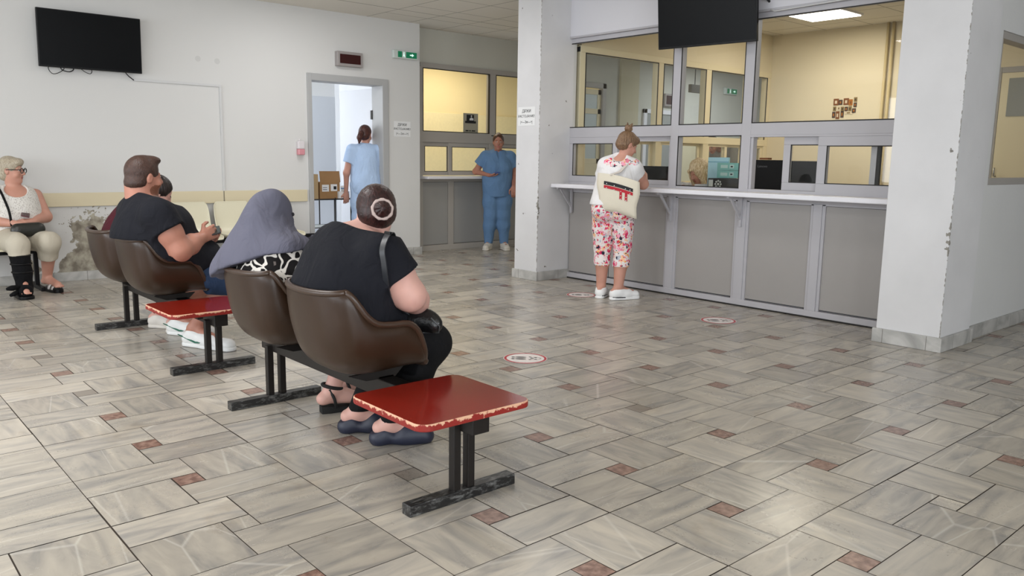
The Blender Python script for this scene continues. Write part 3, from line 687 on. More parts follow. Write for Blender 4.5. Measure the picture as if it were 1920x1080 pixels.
# ------------------------------------------------------------------ things on the left wall
M_screen = mat('tv_screen', (6, 7, 9), .35, spec=.12)
def tv(name, label, cx, cy, cz, wd, ht, yaw, tilt, cat='television'):
    t = thing(name, label, cat, (cx, cy, cz)); 
    R = Matrix.Rotation(yaw, 4, 'Z') @ Matrix.Rotation(tilt, 4, 'X'); R = Matrix.Translation((cx, cy, cz)) @ R
    h, v = wd/2, ht/2   # screen faces local -y
    MB().box(-h, h, -.015, .02, -v, v, M=R).box(-h*.6, h*.6, .02, .05, -v*.7, v*.5, M=R).build('casing', M_black, parent=t, bevel=.004)
    MB().box(-h+.01, h-.01, -.0175, -.0145, -v+.016, v-.01, M=R).build('screen', M_screen, parent=t)
    return t, R
t, R = tv('television', 'black flat television hung on the left wall with loose cables below', -7.15, -.196, 2.30, .91, .525, math.radians(90), math.radians(3))
MB().box(-7.229, -7.18, -.30, -.08, 2.18, 2.42).build('wall_mount', M_black, parent=t)
for pts_, r_ in (([(-7.17, -.54, 2.07), (-7.16, -.575, 2.03), (-7.15, -.55, 1.98), (-7.15, -.50, 1.985), (-7.16, -.44, 2.03), (-7.16, -.47, 2.06), (-7.17, -.42, 2.07)], .0035),
    ([(-7.17, -.48, 2.07), (-7.16, -.46, 2.02), (-7.15, -.40, 2.005), (-7.16, -.36, 2.03), (-7.17, -.37, 2.07)], .005), ([(-7.17, -.32, 2.07), (-7.16, -.27, 2.02), (-7.15, -.22, 2.0), (-7.16, -.20, 2.03), (-7.17, -.22, 2.07)], .0035),
    ([(-7.17, -.16, 2.07), (-7.16, -.12, 2.04), (-7.17, -.08, 2.06)], .0035), ([(-7.17, .09, 2.07), (-7.19, .13, 2.02), (-7.215, .195, 1.975)], .005)):
    S_ = [np.array(q_, float) for q_ in pts_]; n_ = len(S_)
    MB().tube([tuple(cr(*[S_[max(0, min(n_-1, i+q))] for q in (-1, 0, 1, 2)], t_)) for i in range(n_-1) for t_ in (0, .33, .66)]+[pts_[-1]], r_, 6).build('cable', M_black, parent=t)
M_trunk = mat('white_trunking', (198, 198, 198), .55)
o = MB().box(-7.23, -7.216, .195, 1.085, 1.968, 1.992).box(-7.23, -7.216, 1.062, 1.086, .86, 1.968).build('cable_trunking', M_trunk, bevel=.002)
tag(o, 'thin white cable trunking running from the wall television down to the cream rail', 'cable trunking')
M_rail = mat('cream_rail', (208, 196, 166), .5)
o = MB().box(-7.23, -7.205, -3.5, 1.06, .73, .862).box(-7.23, -7.205, 1.072, 2.06, .727, .862).build('wall_guard_rail', M_rail, bevel=.004)
tag(o, 'cream protective rail fixed along the left wall above the seats', 'wall rail')
# led queue displays
def led(name, label, x, y0, y1, z0, z1, dep=.07, nx=1):
    t = thing(name, label, 'display', (x, (y0+y1)/2, (z0+z1)/2))
    fm = bpy.data.materials.get('display_frame') or mat('display_frame', (150, 144, 142), .4)
    MB().box(x, x+dep, y0, y1, z0, z1).build('housing', fm, parent=t, bevel=.006)
    h = .032
    MB().box(x+dep-.002, x+dep+.003, y0+h, y1-h, z0+h, z1-h).build('screen', bpy.data.materials.get('dark_red_screen') or mat('dark_red_screen', (52, 16, 18), .3), parent=t)
    return t
led('queue_display', 'small framed display with a dark red screen above the open door', -7.23, 2.46, 2.80, 2.305, 2.475)
led('queue_display', 'framed display on the corridor wall seen through the office glass', BX, 8.86, 9.22, 2.19, 2.40)
M_green = emit('exit_green', (.0, .14, .06), .35); M_gwhite = emit('exit_white', (.6, .85, .75), .7); M_lamp = emit('exit_glow', (.4, 1, .8), 2.2)
def exit_sign(label, x, y0, y1, z0, z1, full=True):
    t = thing('exit_sign', label, 'sign', (x, (y0+y1)/2, (z0+z1)/2)); L_ = y1-y0; H = z1-z0
    MB().box(x, x+.05, y0, y1, z0, z1).build('housing', mat('exit_housing', (196, 204, 200), .4), parent=t, bevel=.008)
    f = x+.051
    def P(u, v): return y0+u*L_, z0+v*H
    b = MB()
    for u0, u1 in ((.17, .34), (.50, .95)):
        ya, za = P(u0, .14); yb, zb = P(u1, .86); b.box(f-.003, f, ya, yb, za, zb)
    b.build('green_panel', M_green, parent=t)
    b = MB()   # arrow and running figure
    ya, zc = P(.66, .5); yb, _ = P(.82, .5)
    b.box(f, f+.002, ya, yb-.02, zc-H*.07, zc+H*.07); b.prism([(yb-.026, zc-H*.2), (yb+.004, zc), (yb-.026, zc+H*.2)], 0, f, f+.002)
    b.build('arrow', M_gwhite, parent=t); b = MB(); yc, _ = P(.42, .5); b.box(f, f+.002, yc-.008, yc+.004, zc-.004, zc+.02)
    b.prism([(yc-.01, zc-.004), (yc+.006, zc), (yc+.014, zc-.028), (yc+.006, zc-.03), (yc, zc-.014), (yc-.012, zc-.026), (yc-.018, zc-.02)], 0, f, f+.002)
    b.tube([(f, yc, zc+.027), (f+.002, yc, zc+.027)], .006, 8)
    b.build('running_figure', M_gwhite, parent=t)
    ya, za = P(.27, .93); MB().tube([(x+.03, ya-.018, za), (x+.03, ya+.018, za)], .008, 8).build('status_lamp', M_lamp, parent=t)
    return t
exit_sign('green emergency exit sign with arrow, on the wall right of the open door', -7.23, 3.25, 3.61, 2.466, 2.567)
exit_sign('green emergency exit sign on the corridor wall seen through the office glass', BX, 10.62, 11.02, 2.50, 2.62)
# keep-your-distance notices
M_paper = mat('paper', (222, 222, 222), .8); M_ink = mat('black_ink', (22, 22, 22), .8)
def notice(label, origin, right, wd, ht):
    t = thing('distance_notice', label, 'notice', origin); r = Vector(right); o = Vector(origin); n = r.cross(Vector((0, 0, 1)))
    b = MB(); z = Vector((0, 0, 1)); a = o-r*wd/2-z*ht/2
    vs = [a, a+r*wd, a+r*wd+z*ht, a+z*ht]; vs = vs+[v+n*.001 for v in vs]
    b.add(vs, [(0, 1, 2, 3), (4, 5, 6, 7), (0, 1, 5, 4), (1, 2, 6, 5), (2, 3, 7, 6), (3, 0, 4, 7)]); b.build('sheet', M_paper, parent=t)
    p = o+n*.002
    for s, zz, sz in (('ДРЖИ', .052, .044), ('РАСТОЈАНИЕ!', 0.0, .036), ('|<---2м--->|', -.058, .038)):
        text('lettering', s, sz, p+z*zz, r, z, M_ink, parent=t, ext=.0003)
    return t
notice('white paper distance notice on the wall between the open door and the desk front', (-7.2295, 3.40, 1.607), (0, 1, 0), .25, .19)
notice('white paper distance notice on the front of the central pillar', (-4.755, 3.284, 1.69), (1, 0, 0), .26, .19)
# soap dispenser
t = thing('soap_dispenser', 'small white bottle dispenser with pink liquid on the wall left of the open door', 'dispenser', (-7.2, 1.985, 1.35))
MB().box(-7.23, -7.17, 1.94, 2.025, 1.33, 1.42).tube([(-7.2, 1.97, 1.42), (-7.2, 1.97, 1.445)], .012, 10).build('bottle', mat('milky_plastic', (212, 206, 208), .4), parent=t, bevel=.012)
MB().box(-7.229, -7.168, 1.942, 2.023, 1.262, 1.33).build('liquid', mat('pink_liquid', (206, 140, 148), .3), parent=t, bevel=.01)
# television above the office windows
t, R = tv('television', 'black television hanging in front of the upper office window', -2.745, 3.50, 2.505, .93, .54, math.radians(7), math.radians(6))
MB().box(-2.85, -2.65, 3.52, 3.72, 2.50, 2.60).build('wall_mount', M_black, parent=t)
MB().tube([(-2.285, 3.57, 2.60), (-2.27, 3.60, 2.60), (-2.27, 3.70, 2.56)], .01, 8).build('bracket', M_black, parent=t)
MB().tube([(-2.27, 3.70, 2.50), (-2.2, 3.68, 2.475), (-1.6, 3.685, 2.49), (-1.0, 3.685, 2.52)], .006, 8).build('cable', M_trunk, parent=t)

# ------------------------------------------------------------------ floor stickers
def sticker(x, y, label, rot):
    t = thing('floor_sticker', label, 'sticker', (x, y, 0), 'round distance stickers on the floor'); R = .14
    def disc(r0, r1, z, name, m, par):
        b = MB(); n = 48
        vs = [(x+r*math.cos(2*math.pi*k/n), y+r*math.sin(2*math.pi*k/n), z) for r in ((r0, r1) if r0 else (r1,)) for k in range(n)]
        b.add(vs, [(k, (k+1) % n, n+(k+1) % n, n+k) for k in range(n)] if r0 else [tuple(range(n))]); return b.build(name, m, parent=par)
    disc(0, R, .0012, 'disc', bpy.data.materials.get('sticker_white') or mat('sticker_white', (226, 218, 214), .4), t)
    disc(R*.86, R*.97, .0018, 'red_ring', bpy.data.materials.get('sticker_red') or mat('sticker_red', (178, 44, 54), .4), t)
    b = MB(); c, s = math.cos(rot), math.sin(rot)
    def el(u, v, a, bb):
        n = 14; b.add([(x+(u+a*math.cos(q))*c-(v+bb*math.sin(q))*s, y+(u+a*math.cos(q))*s+(v+bb*math.sin(q))*c, .0018) for q in [2*math.pi*k/n for k in range(n)]], [tuple(range(n))])
    for v in (-.022, .022):
        el(-.03, v, .036, .013); el(-.078, v, .012, .010)
    for u, v in ((.03, -.035), (.045, 0), (.03, .035), (.065, .02), (.065, -.02)): el(u, v, .010, .007)
    b.build('footprints', M_ink, parent=t)
    b = MB()
    def ring(u, v, r):
        n = 20
        for r0, r1 in ((r*.86, r),):
            vs = [(x+(u+q*math.cos(a))*c-(v+q*math.sin(a))*s, y+(u+q*math.cos(a))*s+(v+q*math.sin(a))*c, .0017) for q in (r0, r1) for a in [2*math.pi*k/n for k in range(n)]]
            b.add(vs, [(k, (k+1) % n, n+(k+1) % n, n+k) for k in range(n)])
    ring(.065, .0, .034); b.build('grey_ring', mat('sticker_grey', (140, 138, 136), .5), parent=t)
sticker(-2.141, .948, 'round red-rimmed footprint sticker on the floor in front of the red table', math.radians(47))
sticker(-2.125, 3.017, 'round red-rimmed footprint sticker on the floor before the right counter panels', math.radians(47))
sticker(-3.65, 3.02, 'round footprint sticker on the floor beside the feet of the woman at the counter', math.radians(47))

# ------------------------------------------------------------------ poster on the desk front glass
t = thing('poster', 'small grey poster with a black picture stuck inside the recessed desk window', 'poster', (BX, 4.68, 1.74))
MB().box(BX+.002, BX+.004, 4.56, 4.82, 1.605, 1.87).build('sheet', mat('poster_grey', (158, 154, 138), .8), parent=t)
f = BX+.0055
b = MB(); b.box(f, f+.001, 4.615, 4.745, 1.765, 1.85); b.box(f, f+.001, 4.59, 4.78, 1.735, 1.765); b.build('black_picture', M_ink, parent=t)
b = MB(); b.prism([(4.665, 1.775), (4.735, 1.775), (4.735, 1.80), (4.70, 1.815), (4.67, 1.80)], 0, f+.001, f+.002)
b.tube([(f+.001, 4.70, 1.832), (f+.002, 4.70, 1.832)], .013, 10); b.build('pale_figure', M_paper, parent=t)
MB().box(f, f+.001, 4.60, 4.65, 1.625, 1.64).box(f, f+.001, 4.665, 4.69, 1.625, 1.64).box(f, f+.001, 4.705, 4.77, 1.625, 1.64).build('caption_line', M_ink, parent=t)

# hanging corridor sign
t = thing('hanging_sign', 'blank grey box sign hanging from the corridor ceiling, seen through the office glass', 'sign', (-6.2, 8.12, 2.4))
MB().box(-6.23, -6.17, 7.93, 8.23, 2.30, 2.42).build('sign_box', mat('hanging_sign_grey', (118, 116, 110), .6), parent=t, bevel=.004)
MB().tube([(-6.2, 8.05, 2.42), (-6.2, 8.05, 2.92)], .006, 8).build('rod', M_frame, parent=t)
# tube lamp of the corridor
t = thing('corridor_tube_light', 'lit tube lamp on the corridor ceiling seen through the office glass', 'lamp', (-6.7, 8.6, 2.9))
MB().box(-6.95, -6.35, 8.55, 8.65, 2.885, 2.92).build('base', M_white, parent=t)
MB().tube([(-6.93, 8.6, 2.865), (-6.37, 8.6, 2.865)], .02, 10).build('tube', emit('tube_glow', (1, 1, 1), 5), parent=t)
# office ceiling panel light
t = thing('ceiling_light', 'bright square light panel in the office ceiling', 'lamp', (-3.27, 6.4, 2.9))
MB().box(-3.58, -2.96, 6.09, 6.71, 2.90, 2.921).build('frame', M_white, parent=t)
MB().box(-3.56, -2.98, 6.11, 6.69, 2.893, 2.901).build('diffuser', emit('panel_glow', (1, .97, .9), 9), parent=t)

# ------------------------------------------------------------------ notes on the office wall
M_note = [mat('note_'+n_, c_, .8) for n_, c_ in (('brown', (124, 76, 40)), ('dark', (70, 52, 46)), ('white', (214, 198, 172)), ('amber', (168, 106, 40)), ('olive', (132, 112, 70)))]
Y7 = 7.498
px_notes = [(1564, 185, 10, 12, 0), (1574, 187, 7, 9, 1), (1583, 184, 10, 12, 0), (1593, 186, 7, 11, 3), (1602, 182, 6, 8, 4), (1602, 192, 6, 8, 1), (1564, 200, 6, 8, 4), (1572, 199, 6, 8, 2),
            (1579, 200, 6, 8, 4), (1586, 200, 6, 8, 1), (1593, 199, 6, 9, 4), (1600, 203, 7, 8, 1), (1563, 210, 6, 11, 1), (1570, 209, 7, 14, 0), (1579, 208, 6, 12, 1), (1586, 209, 16, 5, 2)]
seen = {}
ORD = ('first', 'second', 'third', 'fourth', 'fifth', 'sixth', 'seventh')
for px_, py_, w_, h_, k_ in px_notes:
    row = 'top' if py_ < 190 else ('middle' if py_ < 204 else 'bottom'); seen[row] = seen.get(row, 0)+1
    s = .00678; x = -3.642+(px_-1565)*.00693; z = 2.083-(py_-182)*.0064-(px_-1565)*.0003
    n_ = MB().box(x, x+w_*s, Y7-.004, Y7, z-h_*s, z).box(x+w_*s*.3, x+w_*s*.7, Y7-.0055, Y7-.004, z-h_*s*.75, z-h_*s*.3, 1).build('pinned_picture', [M_note[k_], M_note[(k_+2) % 5]])
    tag(n_, '%s small picture from the left in the %s row pinned to the office wall' % (ORD[seen[row]-1], row), 'picture', 'pictures pinned to the office wall')

# ------------------------------------------------------------------ office desks, screens, boxes
t = thing('office_desk', 'pale office desk behind the counter glass', 'desk', (-2.6, 4.3, 0))
MB().box(-4.3, -1.2, 3.95, 4.75, .93, .965).build('desk_top', M_cream, parent=t, bevel=.004)
for x in (-4.25, -3.2, -2.1, -1.25): MB().box(x-.02, x+.02, 4.0, 4.70, 0, .93).build('leg', M_cream, parent=t)
def monitor(label, x0, x1, z0, z1, y, logo=None, col=None):
    t = thing('computer_monitor', label, 'monitor', ((x0+x1)/2, y, .965)); xc = (x0+x1)/2
    MB().box(x0, x1, y, y+.035, z0, z1).build('back_casing', M_black, parent=t, bevel=.006)
    MB().box(x0+.01, x1-.01, y+.034, y+.038, z0+.01, z1-.01).build('screen', M_screen, parent=t)
    MB().box(xc-.1, xc+.1, y-.07, y+.09, .965, .975).box(xc-.03, xc+.03, y-.02, y+.0, .97, z0+.02).build('stand', M_black, parent=t, bevel=.003)
    if logo: text('lettering', logo, .034, (x0+.10, y-.0015, z1-.058), (1, 0, 0), (0, 0, 1), mat('logo_grey', (96, 96, 98), .5), parent=t, align='LEFT' if False else 'CENTER', ext=.0005)
    return t
monitor('black monitor back behind the glass beside the standing woman', -4.12, -3.67, .99, 1.203, 4.28, None)
monitor('black monitor back with grey lettering behind the open counter window', -2.70, -2.375, .99, 1.28, 4.28, 'Lenovo')
monitor('black monitor back behind the sliding sash, right of the lettered one', -2.33, -2.03, .99, 1.275, 4.30, None)
o = MB().box(-3.30, -3.06, 4.42, 4.44, .967, 1.30).box(-3.30, -3.06, 4.4185, 4.42, 1.25, 1.262, 1).build('blue_folder', [mat('pale_blue_plastic', (172, 214, 228), .5), mat('blue_shadow_strip', (126, 178, 196), .5)], bevel=.003)
tag(o, 'tall pale blue folder standing behind the office worker', 'folder')
M_teal = mat('teal_card', (118, 178, 170), .6); M_tl = mat('teal_label', (176, 204, 198), .6)
for z0, z1, lb in ((1.178, 1.248, 'teal storage box, upper one of the pair beside the blue folder'), (1.105, 1.175, 'teal storage box, lower one of the pair beside the blue folder')):
    b = MB(); b.box(-3.12, -2.885, 4.32, 4.6, z0, z1); b.box(-3.08, -3.0, 4.3185, 4.32, z0+.02, z1-.02, 1); b.box(-2.98, -2.93, 4.3185, 4.32, z0+.018, z1-.016, 1); b.box(-2.967, -2.943, 4.317, 4.3185, z0+.028, z1-.028, 2)
    tag(b.build('storage_box', [M_teal, M_tl, M_ink], bevel=.003), lb, 'box')
    b = MB(); b.box(-2.878, -2.70, 4.33, 4.6, z0-.002, z1-.006); b.box(-2.86, -2.82, 4.3285, 4.33, z0+.02, z1-.02, 1)
    tag(b.build('storage_box', [M_teal, M_tl], bevel=.003), lb.replace('storage box,', 'box right of the storage boxes,').replace('beside the blue folder', 'at the window post'), 'box')
b = MB(); b.box(-3.15, -2.78, 4.22, 4.41, .966, 1.10); 
tag(b.build('black_box', mat('black_card', (20, 22, 24), .5), bevel=.003), 'black box with a printed pale flower pattern under the teal boxes', 'box')
b = MB()
for cx, r in ((-3.03, .05),):
    for k in range(8):
        a = 2*math.pi*k/8; b.tube([(cx+r*.62*math.cos(a), 4.2175, 1.045+r*.62*math.sin(a)), (cx+r*.62*math.cos(a), 4.219, 1.045+r*.62*math.sin(a))], r*.2, 10)
    b.tube([(cx, 4.2175, 1.045), (cx, 4.219, 1.045)], r*.25, 12)
b.box(-3.14, -3.09, 4.2178, 4.2195, 1.0, 1.085)
b.build('flower_print', mat('pale_print', (176, 180, 176), .6), parent=bpy.data.objects['black_box'])
o = MB().box(-2.63, -2.54, 4.27, 4.33, 1.283, 1.30, 0).build('papers', mat('brown_paper', (128, 82, 50), .8))
tag(o, 'small brown papers lying on top of the lettered monitor', 'papers')

# ------------------------------------------------------------------ trolley and boxes in the doorway
t = thing('medical_trolley', 'black wire trolley with glass shelves standing in the open doorway', 'trolley', (-7.8, 2.55, 0))
tx0, tx1, ty0, ty1 = -8.02, -7.60, 2.18, 2.86
M_tro = mat('black_tube', (26, 24, 24), .4)
for x in (tx0, tx1):
    for y in (ty0, ty1, (ty0+ty1)/2+.12): MB().tube([(x, y, .05), (x, y, .74)], .009, 8).build('leg', M_tro, parent=t)
for z in (.72, .37, .17):
    b = MB()
    for a_, c_ in (((tx0, ty0), (tx1, ty0)), ((tx1, ty0), (tx1, ty1)), ((tx1, ty1), (tx0, ty1)), ((tx0, ty1), (tx0, ty0))): b.tube([(*a_, z), (*c_, z)], .009 if z > .5 else .006, 8)
    fr = b.build('shelf_frame', M_tro, parent=t)
    MB().box(tx0, tx1, ty0, ty1, z-.004, z+.002).build('shelf', mat('shelf_pale', (206, 210, 204), .3), parent=fr)
b = MB(); b.tube([(tx1, ty1, .72), (tx1+.05, ty1+.03, .735), (tx1+.05, ty1+.10, .735)], .012, 8); b.build('handle', M_tro, parent=t)
for x in (tx0, tx1):
    for y in (ty0, ty1): MB().tube([(x-.01, y, .028), (x+.01, y, .028)], .028, 12).build('wheel', M_black, parent=t)
M_card = mat('brown_cardboard', (152, 116, 76), .85, var=.06, vscale=10)
t = thing('cardboard_box', 'open brown cardboard box with raised flap and white labels on the trolley', 'box', (-7.8, 2.6, .725))
MB().box(-7.95, -7.66, 2.46, 2.74, .724, .93).build('carton', M_card, parent=t)
R = Matrix.Translation((-7.66, 2.60, .93)) @ Matrix.Rotation(math.radians(-10), 4, 'Y')
MB().box(-.006, 0, -.13, .15, 0, .14, M=R).build('flap', M_card, parent=t)
MB().box(-7.659, -7.657, 2.49, 2.585, .815, .90).box(-7.659, -7.657, 2.61, 2.70, .82, .905).build('label', M_paper, parent=t)
MB().box(-7.657, -7.6565, 2.65, 2.69, .84, .88).box(-7.657, -7.6565, 2.50, 2.56, .835, .842).box(-7.657, -7.6565, 2.50, 2.56, .86, .867).build('print', M_ink, parent=bpy.data.objects['label'])
t2 = MB().box(-7.9, -7.66, 2.28, 2.44, .724, 1.03).build('cardboard_box', mat('pale_card', (176, 150, 112), .85), bevel=.004)
tag(t2, 'paler tall cardboard box at the left end of the trolley top', 'box')
t = thing('tissue_box', 'low white carton beside the cardboard box on the trolley', 'box', (-7.68, 2.80, .725))
MB().box(-7.655, -7.61, 2.70, 2.85, .724, .815).build('carton', M_paper, parent=t, bevel=.004)
t = thing('plastic_tub', 'white tub with blue band on top of the low white carton', 'tub', (-7.69, 2.78, .815))
MB().tube([(-7.632, 2.785, .816), (-7.632, 2.785, .885)], [.036, .043], 18).build('tub', M_paper, parent=t)
MB().tube([(-7.632, 2.785, .845), (-7.632, 2.785, .862)], [.0410, .0420], 18).build('band', mat('blue_band', (110, 140, 180), .5), parent=t)
# screens inside the treatment room
M_scr = mat('screen_cloth', (214, 218, 224), .7)
t = thing('folding_screen', 'tall white folding screen inside the bright room behind the trolley', 'screen', (-9.2, 3.1, 0))
MB().box(-9.25, -9.22, 2.62, 3.02, .05, 2.1).build('panel', M_scr, parent=t); MB().box(-9.23, -9.20, 3.02, 3.55, .05, 2.1).build('panel', M_scr, parent=t)
MB().tube([(-9.2, 3.02, 0), (-9.2, 3.02, 2.12)], .012, 8).build('post', M_tro, parent=t)
# ------------------------------------------------------------------ figures: signed-distance shapes polygonised with surface nets
def V3(*a): return np.array(a, float)
def nrm(v): v = np.asarray(v, float); return v/(np.linalg.norm(v)+1e-12)
class Prim:
    """round cone a->b with radii ra, rb; squash: optional (axis, factor) flattening; clips: [(point, normal)] keep the side opposite to the normal"""
    def __init__(s, a, b, ra, rb, k=.02, flat=None, clips=(), cut=False):
        s.a, s.b, s.ra, s.rb, s.k, s.flat, s.clips, s.cut = np.asarray(a, float), np.asarray(b, float), ra, rb, k, flat, clips, cut
    def d(s, P):
        a, b = s.a, s.b
        if s.flat is not None:      # stretch space along an axis so the section becomes oval
            ax, f = nrm(s.flat[0]), s.flat[1]
            c = (a+b)/2; q = P-c; P = c+q+np.outer(q@ax, ax)*(1/f-1)
            qa = a-c; a = c+qa+ax*(qa@ax)*(1/f-1); qb = b-c; b = c+qb+ax*(qb@ax)*(1/f-1)
        ab = b-a; L2 = ab@ab
        if L2 < 1e-10: d = np.linalg.norm(P-a, axis=1)-s.ra
        else:
            t = np.clip(((P-a)@ab)/L2, 0, 1)
            d = np.linalg.norm(P-a-t[:, None]*ab, axis=1)-(s.ra+(s.rb-s.ra)*t)
        if s.flat is not None: d = d*min(1., s.flat[1]) if s.flat[1] < 1 else d
        for (p, n) in s.clips: d = np.maximum(d, (P-np.asarray(p))@nrm(n))
        return d
    def box(s):
        r = max(s.ra, s.rb)*(max(1., s.flat[1]) if s.flat is not None else 1.)+.02
        return np.minimum(s.a, s.b)-r, np.maximum(s.a, s.b)+r
class Ell:
    """ellipsoid with frame R (rows = axes) and radii"""
    def __init__(s, c, r, R=None, k=.02, cut=False, clips=()):
        s.c, s.r, s.R, s.k, s.cut, s.clips = np.asarray(c, float), np.asarray(r, float), (np.eye(3) if R is None else np.asarray(R, float)), k, cut, clips
    def d(s, P):
        q = (P-s.c)@s.R.T; k0 = np.linalg.norm(q/s.r, axis=1); k1 = np.linalg.norm(q/(s.r**2), axis=1)
        d = k0*(k0-1)/np.maximum(k1, 1e-9)
        for (p, n) in s.clips: d = np.maximum(d, (P-np.asarray(p))@nrm(n))
        return d
    def box(s): r = s.r.max()+.02; return s.c-r, s.c+r
def field(prims, P, clips=(), disp=None, limit=None):
    DD = np.full(len(P), 1e3)
    for p in prims:
        lo_, hi_ = p.box(); mg = .05+p.k; sel = np.nonzero(((P > lo_-mg) & (P < hi_+mg)).all(1))[0]
        if not len(sel): continue
        d = p.d(P[sel]); D = DD[sel]
        if p.cut:
            k = p.k; h = np.clip(.5-.5*(D+d)/k, 0, 1); D = np.where(D > 900, D, D*(1-h)+(-d)*h+k*h*(1-h))
        else:
            k = p.k; h = np.clip(.5+.5*(D-d)/k, 0, 1); D = np.where(D > 900, d, D*(1-h)+d*h-k*h*(1-h)) if k > 0 else np.minimum(D, d)
        DD[sel] = D
    D = DD
    for (p, n) in clips: D = np.maximum(D, (P-np.asarray(p))@nrm(n))
    if disp is not None: D = D+disp(P)
    if limit is not None: D = np.maximum(D, limit(P))
    return D
def polygonise(prims, h, clips=(), disp=None, limit=None):
    adds = [p for p in prims if not p.cut]
    lo = np.min([p.box()[0] for p in adds], 0)-2*h; hi = np.max([p.box()[1] for p in adds], 0)+2*h
    n = np.ceil((hi-lo)/h).astype(int)+1
    # coarse pass, then exact values only near the surface
    c = 5; nc = n//c+2
    gx, gy, gz = [lo[i]+np.arange(nc[i])*h*c for i in range(3)]
    G = np.stack(np.meshgrid(gx, gy, gz, indexing='ij'), -1).reshape(-1, 3)
    Dc = field(prims, G, clips, disp, limit).reshape(nc)
    near = np.abs(Dc) < h*c*2.2
    full = np.kron(np.where(Dc < 0, -1., 1.), np.ones((c, c, c), np.float32)).astype(np.float32)
    act = np.kron(near, np.ones((c, c, c), bool))
    full = full[:n[0], :n[1], :n[2]]; act = act[:n[0], :n[1], :n[2]]
    # blocks are anchored at coarse nodes: widen by one block
    idx = np.argwhere(act)
    # also the block before (node c*i covers cells up to c*i+c-1)
    near2 = near.copy()
    for ax in range(3):
        sh = np.roll(near, -1, ax); sl = [slice(None)]*3; sl[ax] = -1; sh[tuple(sl)] = False; near2 |= sh
    act = np.kron(near2, np.ones((c, c, c), bool))[:n[0], :n[1], :n[2]]; idx = np.argwhere(act)
    P = lo+idx*h; out = np.empty(len(P))
    for s in range(0, len(P), 400000): out[s:s+400000] = field(prims, P[s:s+400000], clips, disp, limit)
    full[idx[:, 0], idx[:, 1], idx[:, 2]] = out
    full[0] = full[-1] = 1; full[:, 0] = full[:, -1] = 1; full[:, :, 0] = full[:, :, -1] = 1
    ins = full < 0
    # surface nets
    cell = np.zeros(tuple(n-1), bool); cnt = np.zeros(tuple(n-1), np.int8)
    for dx in (0, 1):
        for dy in (0, 1):
            for dz in (0, 1): cnt += ins[dx:n[0]-1+dx, dy:n[1]-1+dy, dz:n[2]-1+dz]
    cell = (cnt > 0) & (cnt < 8); ci = np.argwhere(cell); vid = -np.ones(tuple(n-1), np.int64); vid[cell] = np.arange(len(ci))
    acc = np.zeros((len(ci), 3)); num = np.zeros(len(ci))
    corners = [(x, y, z) for x in (0, 1) for y in (0, 1) for z in (0, 1)]
    for a in corners:
        for ax in range(3):
            if a[ax]: continue
            b_ = list(a); b_[ax] = 1
            fa = full[ci[:, 0]+a[0], ci[:, 1]+a[1], ci[:, 2]+a[2]]; fb = full[ci[:, 0]+b_[0], ci[:, 1]+b_[1], ci[:, 2]+b_[2]]
            m_ = (fa < 0) != (fb < 0); t = np.where(m_, fa/np.where(np.abs(fa-fb) < 1e-12, 1, fa-fb), 0)
            pt = np.array(a, float)[None].repeat(len(ci), 0); pt[:, ax] = t
            acc[m_] += pt[m_]; num += m_
    vs = lo+(ci+acc/np.maximum(num, 1)[:, None])*h
    quads = []
    for ax in range(3):
        u, v = [(1, 2), (2, 0), (0, 1)][ax]
        s0 = [slice(None)]*3; s1 = [slice(None)]*3; s0[ax] = slice(0, -1); s1[ax] = slice(1, None)
        ch = ins[tuple(s0)] != ins[tuple(s1)]; e = np.argwhere(ch)
        e = e[(e[:, u] > 0) & (e[:, v] > 0) & (e[:, u] < n[u]-1) & (e[:, v] < n[v]-1)]
        ind = ins[e[:, 0], e[:, 1], e[:, 2]]
        def g(du, dv):
            q = e.copy(); q[:, u] -= du; q[:, v] -= dv; return vid[q[:, 0], q[:, 1], q[:, 2]]
        q = np.stack([g(1, 1), g(0, 1), g(0, 0), g(1, 0)], 1); q = np.where(ind[:, None], q, q[:, ::-1]); quads.append(q)
    q = np.concatenate(quads); q = q[(q >= 0).all(1)]
    return vs, q
def sdf_mesh(name, prims, h, mats, parent=None, clips=(), disp=None, paint=(), limit=None):
    """paint: [(kind, data..., material index)]; ('ell', c, r, R, mi) or ('half', p, n, mi)"""
    vs, q = polygonise(prims, h, clips, disp, limit)
    o_ = wpos(parent) if parent is not None else Vector((0, 0, 0))
    me = bpy.data.meshes.new(name)
    me.vertices.add(len(vs)); me.vertices.foreach_set('co', (vs-np.array(o_)).astype(np.float32).ravel())
    me.loops.add(len(q)*4); me.loops.foreach_set('vertex_index', q.astype(np.int32).ravel())
    me.polygons.add(len(q)); me.polygons.foreach_set('loop_start', np.arange(0, len(q)*4, 4, dtype=np.int32))
    me.polygons.foreach_set('loop_total', np.full(len(q), 4, np.int32)) if hasattr(me.polygons[0] if len(q) else None, 'loop_total') else None
    me.polygons.foreach_set('use_smooth', np.ones(len(q), bool))
    mats = mats if isinstance(mats, (list, tuple)) else [mats]
    for m_ in mats: me.materials.append(m_)
    if paint:
        cen = vs[q].mean(1); mi = np.zeros(len(q), np.int32)
        for p in paint:
            if p[0] == 'ell':
                qd = (cen-np.asarray(p[1]))@np.asarray(p[3]).T; s_ = np.linalg.norm(qd/np.asarray(p[2]), axis=1) < 1
            else: s_ = (cen-np.asarray(p[1]))@nrm(p[2]) > 0
            mi[s_] = p[-1]
        me.polygons.foreach_set('material_index', mi)
    me.update(calc_edges=True); me.validate()
    o = bpy.data.objects.new(name, me); C.objects.link(o)
    if parent is not None: o.parent = parent
    return o

